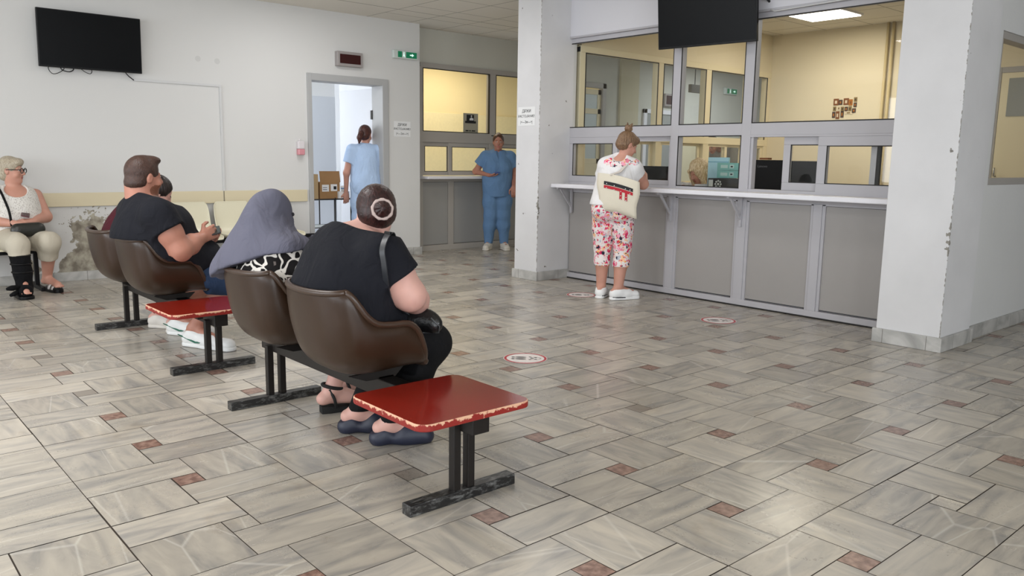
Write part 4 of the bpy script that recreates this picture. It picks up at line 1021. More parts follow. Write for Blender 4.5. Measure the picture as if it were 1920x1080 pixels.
def skin_mat(name, c, blotch=.05):
    m = mat(name, c, .5, spec=.35, var=blotch, vscale=16); b = m.node_tree.nodes['Principled BSDF']
    b.inputs['Subsurface Weight'].default_value = .12; b.inputs['Subsurface Radius'].default_value = (.02, .008, .004); b.inputs['Subsurface Scale'].default_value = .5
    return m
def hair_mat(name, c1, c2, sc_=(60, 60, 6), rough=.42):
    m = mat(name, c1, rough, spec=.4); nt, b, N, L = nodes(m)
    tc = N('ShaderNodeTexCoord'); mp = N('ShaderNodeMapping'); mp.inputs['Scale'].default_value = sc_; L(tc.outputs['Object'], mp.inputs[0])
    n = N('ShaderNodeTexNoise'); n.inputs['Scale'].default_value = 2.2; n.inputs['Detail'].default_value = 6; n.inputs['Distortion'].default_value = .6; L(mp.outputs[0], n.inputs['Vector'])
    r = N('ShaderNodeValToRGB'); e = r.color_ramp.elements; e[0].position = .35; e[0].color = (*lin(c1), 1); e[1].position = .68; e[1].color = (*lin(c2), 1); L(n.outputs[0], r.inputs[0]); L(r.outputs[0], b.inputs['Base Color'])
    bp = N('ShaderNodeBump'); bp.inputs['Strength'].default_value = .7; bp.inputs['Distance'].default_value = .004; L(n.outputs[0], bp.inputs['Height']); L(bp.outputs[0], b.inputs['Normal']); return m
def cloth_mat(name, c, rough=.85, fold=.5, weave=700, fs=9.):
    m = mat(name, c, rough, spec=.2); nt, b, N, L = nodes(m)
    tc = N('ShaderNodeTexCoord'); n = N('ShaderNodeTexNoise'); n.inputs['Scale'].default_value = fs; n.inputs['Detail'].default_value = 3; n.inputs['Distortion'].default_value = 1.4
    mp = N('ShaderNodeMapping'); mp.inputs['Scale'].default_value = (1, 1, .55); mp.inputs['Rotation'].default_value = (.5, .3, .2); L(tc.outputs['Object'], mp.inputs[0]); L(mp.outputs[0], n.inputs['Vector'])
    bp = N('ShaderNodeBump'); bp.inputs['Strength'].default_value = fold; bp.inputs['Distance'].default_value = .03; L(n.outputs[0], bp.inputs['Height'])
    n2 = N('ShaderNodeTexNoise'); n2.inputs['Scale'].default_value = weave; L(tc.outputs['Object'], n2.inputs['Vector'])
    b2 = N('ShaderNodeBump'); b2.inputs['Strength'].default_value = .12; b2.inputs['Distance'].default_value = .002; L(n2.outputs[0], b2.inputs['Height']); L(bp.outputs[0], b2.inputs['Normal']); L(b2.outputs[0], b.inputs['Normal'])
    return m
M_eye = mat('eye_white', (206, 200, 194), .2); M_iris = mat('iris_dark', (36, 26, 22), .2); M_lip = mat('lip', (160, 88, 80), .5)

class Fig:
    """skeleton based figure; all points in world metres"""
    def __init__(s, label, base, skin, h=.005):
        s.limit = s.blimit = None; s.root = thing('person', label, 'person', base); s.B = []; s.paint = []; s.skin = skin; s.h = h; s.mats = [skin, M_eye, M_iris, M_lip]
    def limb(s, pts, rad, k=.025, into=None, flat=None):
        out = []
        for i in range(len(pts)-1): out.append(Prim(pts[i], pts[i+1], rad[i], rad[i+1], k, flat))
        (s.B if into is None else into).extend(out); return out
    def head(s, c, f, u, sc_=1., nose=1., beard=None, brow=None, eyes=True, mouth_open=0.):
        """c: centre of the skull; f: gaze direction; u: up hint"""
        f = nrm(f); u = nrm(np.asarray(u)-f*(np.asarray(u)@f)); r = np.cross(f, u); R = np.array([r, f, u]); s.hR, s.hc, s.hs = R, np.asarray(c, float), sc_
        def P(x, y, z): return s.hc+(r*x+f*y+u*z)*sc_
        s.hp = P
        global HS; HS = sc_
        def E(x, y, z, a, b, c_, k=.015, cut=False): s.B.append(Ell(P(x, y, z), np.array([a, b, c_])*sc_, R, k*sc_, cut))
        E(0, -.012, .018, .074, .094, .092, .02); E(0, .022, -.035, .062, .072, .082, .02); E(0, .052, -.088, .034, .036, .030, .022)
        for sx in (-1, 1):
            E(sx*.038, .062, -.040, .024, .022, .024, .018)
            E(sx*.031, .094, .001, .0165, .014, .012, .008, True)            # socket
            if eyes: s.B.append(Ell(P(sx*.031, .0755, .001), np.array([.0122, .0122, .0112])*sc_, R, .004))
            s.B.append(Prim(P(sx*.014, .086, .018), P(sx*.045, .074, .018), .0055*sc_, .004*sc_, .008))
            s.B.append(Ell(P(sx*.0735, -.006, -.012), np.array([.008, .017, .030])*sc_, R, .006)); s.B.append(Ell(P(sx*.081, -.002, -.010), np.array([.004, .009, .018])*sc_, R, .004, True))
        s.B.append(Prim(P(0, .088, .010), P(0, .110*nose**.3, -.030), .0075*sc_, .0115*sc_, .012))
        for sx in (-1, 1): s.B.append(Ell(P(sx*.011, .098, -.033), np.array([.0085, .010, .008])*sc_, R, .006))
        s.B.append(Prim(P(-.018, .086, -.060), P(.018, .086, -.060), .0065*sc_, .0065*sc_, .006)); s.B.append(Prim(P(-.014, .084, -.070), P(.014, .084, -.070), .007*sc_, .007*sc_, .006))
        s.B.append(Ell(P(0, .098, -.0645), np.array([.022, .006, .0018])*sc_, R, .003, True)); E(0, .072, -.102, .018, .016, .014, .014)
        s.paint += [('ell', P(sx*.031, .088, .001), np.array([.0135, .02, .0062])*sc_, R, 1) for sx in (-1, 1)] if eyes else []
        s.paint += [('ell', P(sx*.031, .092, .001), np.array([.0062, .02, .0066])*sc_, R, 2) for sx in (-1, 1)] if eyes else []
        s.paint += [('ell', P(0, .095, -.0645), np.array([.022, .02, .0115])*sc_, R, 3)]
        if brow is not None:
            s.mats.append(brow); mi = len(s.mats)-1
            s.paint += [('ell', P(sx*.031, .086, .0215), np.array([.019, .02, .0042])*sc_, R, mi) for sx in (-1, 1)]
        if beard is not None:
            s.mats.append(beard); mi = len(s.mats)-1
            s.paint = [('ell', P(0, .050, -.085), np.array([.084, .080, .054])*sc_, R, mi)]+s.paint
    def hand(s, wrist, fdir, palm_n, side, curl=.5, thumb=.6, sz=1., spread=.1):
        """fdir: direction of the fingers, palm_n: normal out of the palm, side: +1 right hand, -1 left"""
        f = nrm(fdir); n = nrm(np.asarray(palm_n)-f*(np.asarray(palm_n)@f)); x = np.cross(f, n)*side   # towards the thumb
        w_ = np.asarray(wrist, float); z = sz
        s.B.append(Prim(w_, w_+f*.03*z, .026*z, .028*z, .012, (n, .7)))
        for t in (-.030, -.010, .010, .030): s.B.append(Prim(w_+f*.02*z+x*t*.7*z, w_+f*.082*z+x*t*z, .016*z, .0125*z, .012))
        L_ = (.066, .078, .082, .072)
        for i, t in enumerate((-.031, -.0105, .0105, .031)):
            p = w_+f*.084*z+x*t*z; a = 0.; r = .0104*z
            for seg, ln in enumerate((.45, .32, .23)):
                a += curl*(.75, 1.0, .7)[seg]*(1+.08*(1.5-i)); d = f*math.cos(a)+n*math.sin(a)+x*t*spread*8*(1 if seg == 0 else 0)
                q = p+nrm(d)*L_[i]*ln*z; s.B.append(Prim(p, q, r, r*.9, .003)); p = q; r *= .9
        p = w_+f*.022*z+x*.026*z; d = nrm(f*.65+x*.8+n*.35*thumb)
        q = p+d*.045*z; s.B.append(Prim(p, q, .0155*z, .0115*z, .01)); d2 = nrm(f*.95+x*.15+n*.6*thumb); q2 = q+d2*.032*z; s.B.append(Prim(q, q2, .0115*z, .010*z, .004)); d3 = nrm(f*.9-x*.1+n*.8*thumb); s.B.append(Prim(q2, q2+d3*.024*z, .010*z, .0085*z, .004))
    def foot(s, ankle, toe, r=.033, h0=None):
        a = np.asarray(ankle, float); t = np.asarray(toe, float); d = nrm((t-a)*[1, 1, 0]); fl = t[2]
        heel = a-d*.045; heel[2] = fl+.032
        s.B.append(Prim(a, heel, r*1.05, .030, .02)); s.B.append(Prim(heel, t-d*.03+V3(0, 0, .014), .028, .030, .02, (V3(0, 0, 1), .85))); s.B.append(Prim(a, t-d*.05+V3(0, 0, .025), r, .024, .02))
        x = np.cross(d, V3(0, 0, 1))
        for i, o_ in enumerate((-.030, -.015, 0, .015, .030)):
            s.B.append(Prim(t-d*.04+x*o_+V3(0, 0, .010), t+x*o_*1.02-d*abs(i-1.6)*.006+V3(0, 0, .004), .0115, .0095, .004))
    def finish(s, name='body'):
        o = sdf_mesh(name, s.B, s.h, s.mats, s.root, paint=s.paint, limit=s.blimit); s.body = o; return o
    def part(s, name, prims, m_, h=None, label=None, **kw):
        o = sdf_mesh(name, prims, h or s.h, m_, s.root, limit=s.limit, **kw)
        if label: o['label'] = label
        return o
def grow(prims, g, k=None):
    out = []
    for p in prims:
        if isinstance(p, Ell): out.append(Ell(p.c, p.r+g, p.R, k or p.k, p.cut, p.clips))
        else: out.append(Prim(p.a, p.b, p.ra+g, p.rb+g, k or p.k, p.flat, p.clips, p.cut))
    return out
def noise_disp(amp, fr, seed=0):
    r = np.random.RandomState(seed); W = r.randn(7, 3)*fr; ph = r.rand(7)*6.28
    def f(P):
        s_ = 0
        for w_, p_ in zip(W, ph): s_ = s_+np.sin(P@w_+p_+1.3*np.sin(P@np.roll(w_, 1)*.5+p_))
        return amp*s_/3.
    return f
def strand_disp(c, R, amp, n_, pole=(0, 0, 1), seed=0):
    """grooves running away from a pole of the head, like combed hair"""
    c = np.asarray(c); p = nrm(pole[0]*R[0]+pole[1]*R[1]+pole[2]*R[2]); a = nrm(np.cross(p, R[1]+.01*R[0])); b = np.cross(p, a)
    def f(P):
        q = P-c; an = np.arctan2(q@a, q@b); return amp*(np.sin(an*n_+np.sin(an*7+seed)*1.5+6*(q@p)*4)+.5*np.sin(an*n_*2.3+seed))
    return f

def seat_limit(xc, off=.009, yo=0., pad=0.):
    """keeps a sitter inside the bucket of the seat centred at xc (below its rim)"""
    ys = np.array([-.915, -.906, -.892, -.872, -.845, -.80, -.73, -.66, -.610, -.570, -.545]); rz = np.array([.741, .732, .712, .682, .645, .612, .602, .598, .560, .478, .425])
    zc = np.array([.40, .438, .52, .60, .68, .74]); yb = np.array([-.87, -.922, -.955, -.973, -.986, -.993]); wd = np.array([.255, .253, .250, .243, .232, .215])
    def f(P):
        x = np.abs(P[:, 0]-xc); y, z = P[:, 1]-yo, P[:, 2]
        rimz = np.interp(y, ys, rz); floor_ = np.interp(y, [-.922, -.87, -.80, -.525], [.438, .395, .378, .395])+off
        act = (z < rimz+pad) & (y < -.53) & (x < .34) & (z > .335)
        a = (np.clip(x/(.256-off), 0, 3)**2.9+(np.clip((rimz-z)/np.maximum(rimz-floor_, .02), 0, 3))**2.9)**(1/2.9)-1
        rimy = np.interp(z, rz[::-1], ys[::-1]); bk = np.interp(z, zc, yb)+off; w_ = np.interp(z, zc, wd)-off
        b = (np.clip(x/w_, 0, 3)**2.2+(np.clip((rimy-y)/np.maximum(rimy-bk, .02), 0, 3))**2.2)**(1/2.2)-1
        return np.where(act, np.maximum(np.where(y > -.88, a, np.where(z < .41, 1., -1)), np.where((z > .40) & (y < -.80), b, -1))*.14, -1.)
    return f
# ------------------------------------------------------------------ the people
def frame(right, up_):
    u = nrm(up_); r = nrm(np.asarray(right, float)-u*(np.asarray(right, float)@u)); f = np.cross(u, r); return np.array([r, f, u])
def torso(pel, wst, chs, nb, right, w_, d_, belly=0., bust=0., k=.06, butt=0.):
    """w_, d_: half widths and depths at pelvis, waist, chest, shoulders"""
    pel, wst, chs, nb = map(lambda v: np.asarray(v, float), (pel, wst, chs, nb)); out = []
    R0, R1, R2 = frame(right, wst-pel), frame(right, chs-pel), frame(right, nb-wst)
    out.append(Ell(pel, (w_[0], d_[0], .13), R0, k)); out.append(Ell((pel+wst)/2, ((w_[0]+w_[1])/2, (d_[0]+d_[1])/2, .13), R0, k)); out.append(Ell(wst, (w_[1], d_[1], .14), R1, k))
    out.append(Ell((wst+chs)/2, ((w_[1]+w_[2])/2, (d_[1]+d_[2])/2, .14), R1, k)); out.append(Ell(chs, (w_[2], d_[2], .15), R2, k))
    out.append(Ell(chs*.35+nb*.65, (w_[3], d_[3], .085), R2, k))
    if belly: out.append(Ell(wst*.6+pel*.4+R1[1]*d_[1]*.55, (w_[1]*.8, d_[1]*belly, .15), R1, k))
    if bust:
        for s in (-1, 1): out.append(Ell(chs+R2[1]*d_[2]*.62+R2[0]*s*.075-R2[2]*.02, (.075*bust, .065*bust, .075*bust), R2, .04))
    if butt:
        for s in (-1, 1): out.append(Ell(pel-R0[1]*d_[0]*.45+R0[0]*s*w_[0]*.42-R0[2]*.02, (w_[0]*.55, d_[0]*.75*butt, .12), R0, .05))
    return out
def lerp(a, b, t): return np.asarray(a, float)*(1-t)+np.asarray(b, float)*t
def limb(pts, rad, k=.03, flat=None): return [Prim(pts[i], pts[i+1], rad[i], rad[i+1], k, flat) for i in range(len(pts)-1)]
def sleeve(sh, el, t, r0, r1, k=.035, over=.012):
    """from shoulder to a clean cut at fraction t of the upper arm"""
    e = lerp(sh, el, t); d = nrm(np.asarray(el)-np.asarray(sh))
    return Prim(sh, lerp(sh, el, t+.25), r0+over, r1+over, k, None, ((e, d),))
SK1 = skin_mat('skin_rosy', (190, 140, 122)); SK2 = skin_mat('skin_tan', (172, 120, 102)); SK3 = skin_mat('skin_pale', (200, 156, 144)); SK4 = skin_mat('skin_olive', (168, 116, 92))
BLK = cloth_mat('black_jersey', (24, 25, 31), .9, .55); BLKP = cloth_mat('black_leggings', (14, 14, 16), .85, .4); M_leather = mat('black_leather', (16, 16, 17), .28, bump=.25, bscale=90)

def RIB(pts, wdir, w_, th, name, m_, par):
    P_ = [np.asarray(p_, float) for p_ in pts]; N_ = len(P_)
    pts = [cr(*[P_[max(0, min(N_-1, i+q))] for q in (-1, 0, 1, 2)], t_) for i in range(N_-1) for t_ in (0, .25, .5, .75)]+[P_[-1]]
    b = MB(); vs = []; n = len(pts)
    for i, p in enumerate(pts):
        t_ = nrm(pts[min(i+1, n-1)]-pts[max(i-1, 0)]); wd = nrm(np.asarray(wdir)-t_*(np.asarray(wdir)@t_)); nn = np.cross(t_, wd)
        for a, c in ((-1, -1), (1, -1), (1, 1), (-1, 1)): vs.append(tuple(p+wd*a*w_/2+nn*c*th/2))
    fs = [(i*4+j, i*4+(j+1) % 4, (i+1)*4+(j+1) % 4, (i+1)*4+j) for i in range(n-1) for j in range(4)]+[(0, 1, 2, 3), tuple((n-1)*4+j for j in (3, 2, 1, 0))]
    b.add(vs, fs, 0, True); o_ = b.build(name, m_, parent=par); e_ = o_.modifiers.new('es', 'EDGE_SPLIT'); e_.split_angle = math.radians(50); return o_

# ===== woman in black, nearest seat
def person_E():
    F = Fig('large seated woman in black seen from behind, dark bun with a pale ring', (-1.35, -.75, 0), SK3, .0055); F.limit = seat_limit(-1.33); F.blimit = seat_limit(-1.33, .024, pad=.03)
    T = torso((-1.37, -.79, .50), (-1.375, -.775, .66), (-1.375, -.745, .80), (-1.365, -.70, .945), (1, .05, 0), (.235, .25, .232, .175), (.17, .185, .160, .105), belly=.9, bust=1.25)
    shR, shL = V3(-1.175, -.715, .865), V3(-1.57, -.70, .865); elR, haR = V3(-1.105, -.63, .705), V3(-1.28, -.45, .62); elL, haL = V3(-1.68, -.60, .66), V3(-1.44, -.42, .60)
    head = V3(-1.345, -.635, 1.03); f = nrm((-.86, .42, -.22)); nk = V3(-1.365, -.695, .93)
    F.B += T; aR = limb([shR, lerp(shR, elR, .5), elR], [.076, .072, .062]); aL = limb([shL, lerp(shL, elL, .5), elL], [.076, .070, .060])
    F.B += aR+aL+limb([elR, lerp(elR, haR, .45), haR], [.062, .053, .032], .03)+limb([elL, lerp(elL, haL, .45), haL], [.058, .05, .032], .03)
    F.B += limb([nk-V3(0, .01, .02), head+V3(.0, -.005, -.05)], [.072, .062], .03)
    F.head(head, f, (0, 0, 1), 1.0)
    F.hand(haR, (-.8, .3, -.35), (-.2, .3, -1), 1, .5); F.hand(haL, (.8, .3, -.35), (.2, .3, -1), -1, .5)
    legs = []
    kR, kL, anR, anL = V3(-1.235, -.44, .46), V3(-1.48, -.425, .46), V3(-1.35, -.57, .10), V3(-1.575, -.60, .10)
    for hp, kn, an in ((V3(-1.27, -.78, .505), kR, anR), (V3(-1.46, -.78, .505), kL, anL)):
        legs += limb([hp, lerp(hp, kn, .5), kn], [.105, .098, .080], .04)+limb([kn, lerp(kn, an, .4), an], [.078, .066, .040], .04)
    F.B += legs; F.foot(anR, (-1.27, -.43, .045)); F.foot(anL, (-1.49, -.46, .045)); F.finish()
    sh = grow(T, .014, .06)+[sleeve(shR, elR, .60, .086, .090), sleeve(shL, elL, .60, .086, .086)]+[Prim(shR, nk, .07, .075, .06), Prim(shL, nk, .07, .075, .06)]
    sh += [Ell((-1.37, -.80, .47), (.25, .19, .10), None, .05)]
    F.part('t_shirt', sh, BLK, .007, clips=[((-1.355, -.685, .955), (.05, .25, 1)), ((0, 0, .43), (0, 0, -1))], disp=noise_disp(.0035, 16, 3))
    tr = grow(legs, .008, .04)
    F.part('trousers', tr, BLKP, .008, clips=[((0, 0, .105), (0, 0, -1))], disp=noise_disp(.003, 14, 5))
    R = F.hR; hp = F.hp; HM = hair_mat('dark_auburn_hair', (24, 12, 12), (58, 28, 26))
    back = -f; bun = hp(.012, -.132, -.016)
    H = [Ell(hp(0, -.016, .022), (.082, .098, .088), R, .02), Ell(hp(0, -.040, -.025), (.075, .072, .058), R, .03), Ell(hp(.08, .0, -.035), (.022, .026, .042), R, .012, True), Ell(hp(-.08, .0, -.035), (.022, .026, .042), R, .012, True)]
    fc = [Ell(hp(0, .085, -.035), (.070, .085, .085), R, .02, True)]
    F.part('hair', H+fc, HM, .0045, disp=strand_disp(hp(0, 0, 0), R, .0006, 30, (0, -1, -.1)))
    F.part('hair_bun', [Ell(bun, (.036, .030, .036), R, .01), Ell(bun-R[1]*.016, (.022, .022, .022), R, .004)], HM, .003, disp=strand_disp(bun, R, .0018, 4, (0, 1, 0)), label='dark coiled hair bun')
    a_, b_ = R[0], R[2]; pts = [bun+(a_*math.cos(t)+b_*math.sin(t))*.039-R[1]*.004 for t in [2*math.pi*i/26 for i in range(26)]]
    MB().tube(pts, [.0068+.0018*math.sin(i*2.2) for i in range(26)], 8, closed=True).build('scrunchie', mat('pale_scrunchie', (176, 158, 152), .8), parent=F.root)
    # blue clog sandals
    M_clog = mat('navy_leather', (30, 34, 52), .5); M_st = mat('pale_stitching', (176, 172, 168), .7)
    for an, toe in ((anR, V3(-1.27, -.43, .045)), (anL, V3(-1.49, -.46, .045))):
        d = nrm((toe-an)*[1, 1, 0]); x = np.cross(d, V3(0, 0, 1)); h_ = an-d*.05; h_[2] = .03; t_ = toe+d*.018; t_[2] = .028
        pr = [Prim(h_, lerp(h_, t_, .55), .036, .043, .03, (V3(0, 0, 1), .8)), Prim(lerp(h_, t_, .5), t_-d*.03, .042, .044, .03, (V3(0, 0, 1), .8))]
        up_ = [Prim(lerp(h_, t_, .55)+V3(0, 0, .028), t_-d*.05+V3(0, 0, .02), .045, .042, .03), Prim(h_+V3(0, 0, .0), h_+V3(0, 0, .02)+d*.02, .041, .041, .02)]
        F.part('shoe', pr+up_+[Ell(t_+V3(0, 0, .03)-d*.004, (.016, .018, .012), frame(x, (0, 0, 1)), .006, True)], M_clog, .0045, clips=[((0, 0, .001), (0, 0, -1)), (h_+V3(0, 0, .036), nrm(V3(0, 0, 1)-d*.36))])
    # crossbody bag with strap
    t = thing('shoulder_bag', 'glossy black shoulder bag on the lap of the woman in the black T-shirt', 'bag', (-1.16, -.47, .56))
    pr = [Prim(V3(-1.23, -.57, .575), V3(-1.125, -.50, .572), .046, .042, .02, (V3(.6, -.75, .1), .7)), Prim(V3(-1.23, -.56, .61), V3(-1.15, -.51, .605), .028, .022, .03, (V3(.6, -.75, .1), .6))]
    o = sdf_mesh('bag_body', pr, .005, M_leather, t, disp=noise_disp(.003, 26, 4))
    MB().tube([(-1.10, -.53, .60), (-1.08, -.50, .565), (-1.10, -.49, .535), (-1.16, -.54, .53), (-1.22, -.59, .545)], .0035, 6).build('piping', mat('grey_piping', (70, 72, 74), .3), parent=o)
    sp = [V3(-1.175, -.655, .925), V3(-1.145, -.69, .958), V3(-1.10, -.742, .945), V3(-1.076, -.775, .90), V3(-1.066, -.775, .85), V3(-1.072, -.765, .795), V3(-1.10, -.74, .74), V3(-1.13, -.70, .68), V3(-1.14, -.62, .62)]
    b = MB(); 
    for i in range(len(sp)-1):
        pass
    RIB(sp, (1, .2, 0), .027, .004, 'strap', mat('strap_webbing', (40, 42, 46), .45), t)
    bk = MB(); bk.box(-.02, .02, -.005, .005, -.008, .008, M=Matrix.Translation((-1.120, -.722, .957)) @ Matrix.Rotation(-.4, 4, 'X')); bk.build('buckle', M_black, parent=t, bevel=.002)
if 'E' not in SKIP: person_E()
else:
    pass

# ===== woman with the grey headscarf
def leopard():
    m = mat('leopard_print', (214, 208, 198), .8, spec=.2); nt, b, N, L = nodes(m)
    tc = N('ShaderNodeTexCoord'); n = N('ShaderNodeTexNoise'); n.inputs['Scale'].default_value = 14; n.inputs['Detail'].default_value = 1; L(tc.outputs['Object'], n.inputs['Vector'])
    ad = N('ShaderNodeMix'); ad.data_type = 'RGBA'; ad.blend_type = 'ADD'; ad.inputs[0].default_value = .09; L(tc.outputs['Object'], ad.inputs[6]); L(n.outputs[1], ad.inputs[7])
    v = N('ShaderNodeTexVoronoi'); v.feature = 'DISTANCE_TO_EDGE'; v.inputs['Scale'].default_value = 15; L(ad.outputs[2], v.inputs['Vector'])
    r = N('ShaderNodeValToRGB'); r.color_ramp.interpolation = 'LINEAR'; e = r.color_ramp.elements; e[0].position = .055; e[0].color = (*lin((216, 210, 202)), 1); e[1].position = .075; e[1].color = (*lin((20, 17, 17)), 1)
    x = e.new(.36); x.color = (*lin((20, 17, 17)), 1); x = e.new(.40); x.color = (*lin((104, 96, 92)), 1)
    L(v.outputs[0], r.inputs[0]); L(r.outputs[0], b.inputs['Base Color']); return m
def person_D():
    F = Fig('seated woman in a grey headscarf and black and white animal print blouse, looking down', (-1.95, -.75, 0), SK3, .006); F.limit = seat_limit(-1.985); F.blimit = seat_limit(-1.985, .024, pad=.03)
    T = torso((-1.98, -.78, .50), (-1.99, -.78, .63), (-2.0, -.79, .745), (-2.03, -.785, .855), (1, .05, 0), (.22, .225, .205, .17), (.16, .165, .145, .10), belly=.8, bust=1.1)
    shR, shL = V3(-1.84, -.765, .795), V3(-2.21, -.775, .795); elR, haR = V3(-1.755, -.72, .62), V3(-1.87, -.53, .735); elL, haL = V3(-2.24, -.62, .64), V3(-2.02, -.50, .73)
    head = V3(-2.07, -.76, .970); f = nrm((-.10, .86, -.52))
    F.B += T+limb([shR, elR, haR], [.062, .052, .030])+limb([shL, elL, haL], [.062, .052, .030])+limb([V3(-2.04, -.78, .84), head-V3(0, .03, .04)], [.06, .055])
    F.head(head, f, (0, 0, 1), .98, eyes=False); F.hand(haR, (-.2, .8, .35), (-.7, -.2, .5), 1, .55, sz=.95); F.hand(haL, (.2, .8, .3), (.7, -.2, .5), -1, .55, sz=.95)
    legs = []
    anR, anL = V3(-1.915, -.545, .115), V3(-2.07, -.37, .11)
    for hp, kn, an in ((V3(-1.89, -.78, .50), V3(-1.87, -.42, .46), anR), (V3(-2.07, -.78, .50), V3(-2.09, -.41, .46), anL)): legs += limb([hp, kn], [.10, .075], .04)+limb([kn, lerp(kn, an, .4), an], [.072, .06, .036], .03)
    F.B += legs; F.foot(anR, (-1.875, -.375, .04)); F.foot(anL, (-2.02, -.21, .04)); F.finish()
    F.part('trousers', grow(legs, .010), cloth_mat('dark_trousers', (24, 22, 26)), .008, clips=[((0, 0, .20), (0, 0, -1))])
    LEO = leopard()
    bl = grow(T, .015)+[Prim(shR, elR, .072, .070, .035), Prim(elR, lerp(elR, haR, .93), .066, .042, .03, None, ((lerp(elR, haR, .86), nrm(haR-elR)),)), Prim(shL, elL, .072, .07, .035), Prim(elL, lerp(elL, haL, .9), .066, .042, .03)]
    bl += [Ell((-1.97, -.80, .47), (.24, .18, .09), None, .05)]
    F.part('blouse', bl, LEO, .007, clips=[((0, 0, .42), (0, 0, -1))], disp=noise_disp(.004, 15, 8))
    R = F.hR; hp = F.hp
    SC = cloth_mat('grey_headscarf', (92, 92, 106), .85, .7, fs=6.)
    cape = [Ell(hp(0, -.026, .020), (.088, .098, .100), R, .03), Ell(hp(0, -.035, -.05), (.082, .085, .08), R, .04),
            Ell((-2.055, -.80, .875), (.15, .125, .12), None, .08), Ell((-2.02, -.79, .80), (.24, .155, .10), None, .09), Ell((-2.06, -.83, .75), (.26, .175, .13), None, .09), Ell((-2.12, -.84, .69), (.26, .18, .11), None, .08),
            Prim(V3(-1.99, -.68, .82), V3(-1.92, -.62, .76), .085, .085, .08), Prim(shR+V3(-.01, 0, .005), lerp(shR, elR, .45), .092, .094, .06), Prim(shL, lerp(shL, elL, .6), .09, .09, .06)]
    face = [Ell(hp(0, .120, -.035), (.20, .062, .086), R, .010, True), Ell(hp(0, .07, -.03), (.050, .045, .070), R, .010, True)]
    lim, F.limit = F.limit, None
    F.part('headscarf', cape+face, SC, .006, clips=[((-2.15, -.95, .705), (.33, 0, -1))], disp=lambda P: .0035*np.sin(34*(P[:, 0]*.55+P[:, 1]*.35+P[:, 2]*.9)+3*np.sin(9*P[:, 1]))+.0025*np.sin(60*(P[:, 0]*.8-P[:, 1]*.4+.5*P[:, 2])))
    F.limit = lim
    MB().tube([tuple(hp(x_, .050+.036*(1-(x_/.07)**2), .056-.020*(x_/.07)**2)) for x_ in np.linspace(-.07, .07, 11)], .010, 8).build('under_scarf', mat('dark_under_scarf', (34, 34, 42), .8), parent=F.root)
    M_sn = mat('black_suede', (16, 15, 15), .8)
    for an, toe in ((anR, V3(-1.875, -.375, .04)), (anL, V3(-2.02, -.21, .04))):
        d = nrm((toe-an)*[1, 1, 0]); x = np.cross(d, V3(0, 0, 1)); h_ = an-d*.06
        b = MB(); L_ = toe-an; n = 12; top = []; bot = []
        out = []
        for s_ in (-1, 1):
            rng = [(0, .026), (.15, .031), (.4, .030), (.65, .036), (.85, .034), (.97, .018)]
            out.append([(h_[:2]+(toe+d*.015-h_)[:2]*t_+x[:2]*w_*s_, t_) for t_, w_ in rng])
        ring = out[0]+out[1][::-1]
        vs = [(p[0], p[1], 0.001) for p, t_ in ring]+[(p[0], p[1], .038-.020*t_) for p, t_ in ring]; m_ = len(ring)
        b.add(vs, [tuple(range(m_))[::-1], tuple(range(m_, 2*m_))]+[(i, (i+1) % m_, m_+(i+1) % m_, m_+i) for i in range(m_)])
        so = b.build('sandal', M_sn, parent=F.root, bevel=.004)
        st = MB()
        st.tube([tuple(an+x*.043*math.cos(a_)+d*.047*math.sin(a_)+V3(0, 0, .016-.012*math.sin(a_))) for a_ in np.linspace(0, 2*math.pi, 19)[:-1]], .009, 8, closed=True)
        st.tube([tuple(an+d*.046+V3(0, 0, .0)), tuple(an+d*.072+V3(0, 0, -.030)), tuple(an+d*.105+V3(0, 0, -.048))], .010, 8)
        st.tube([tuple(an+d*.105+x*.044+V3(0, 0, -.085)), tuple(an+d*.105+x*.03+V3(0, 0, -.055)), tuple(an+d*.105+V3(0, 0, -.043)), tuple(an+d*.105-x*.03+V3(0, 0, -.055)), tuple(an+d*.105-x*.044+V3(0, 0, -.085))], .012, 8)
        st.tube([tuple(an-x*.030+V3(0, 0, .01)-d*.02), tuple(an-x*.040+V3(0, 0, -.04)), tuple(an-x*.040+V3(0, 0, -.085)+d*.01)], .008, 8)
        st.tube([tuple(an+x*.030+V3(0, 0, .01)-d*.02), tuple(an+x*.040+V3(0, 0, -.04)), tuple(an+x*.040+V3(0, 0, -.085)+d*.01)], .008, 8)
        st.build('strap', M_sn, parent=so)
if 'D' not in SKIP: person_D()
def phone(label, c, right, upv, sc_=1., col=(20, 20, 24), scr=None, cat='phone'):
    t = thing('mobile_phone', label, cat, tuple(c)); r, u = nrm(right), nrm(upv); u = nrm(u-r*(r@u)); n = np.cross(r, u)
    M = Matrix([list(r), list(u), list(n)]).transposed().to_4x4(); M.translation = Vector(c)
    MB().box(-.037*sc_, .037*sc_, -.077*sc_, .077*sc_, -.0045, .0045, M=M).build('case', mat('phone_case', col, .4), parent=t, bevel=.004)
    MB().box(-.033*sc_, .033*sc_, -.072*sc_, .072*sc_, .0045, .0052, M=M).build('screen', mat('phone_screen', scr or (40, 52, 50), .1), parent=t)
    return t

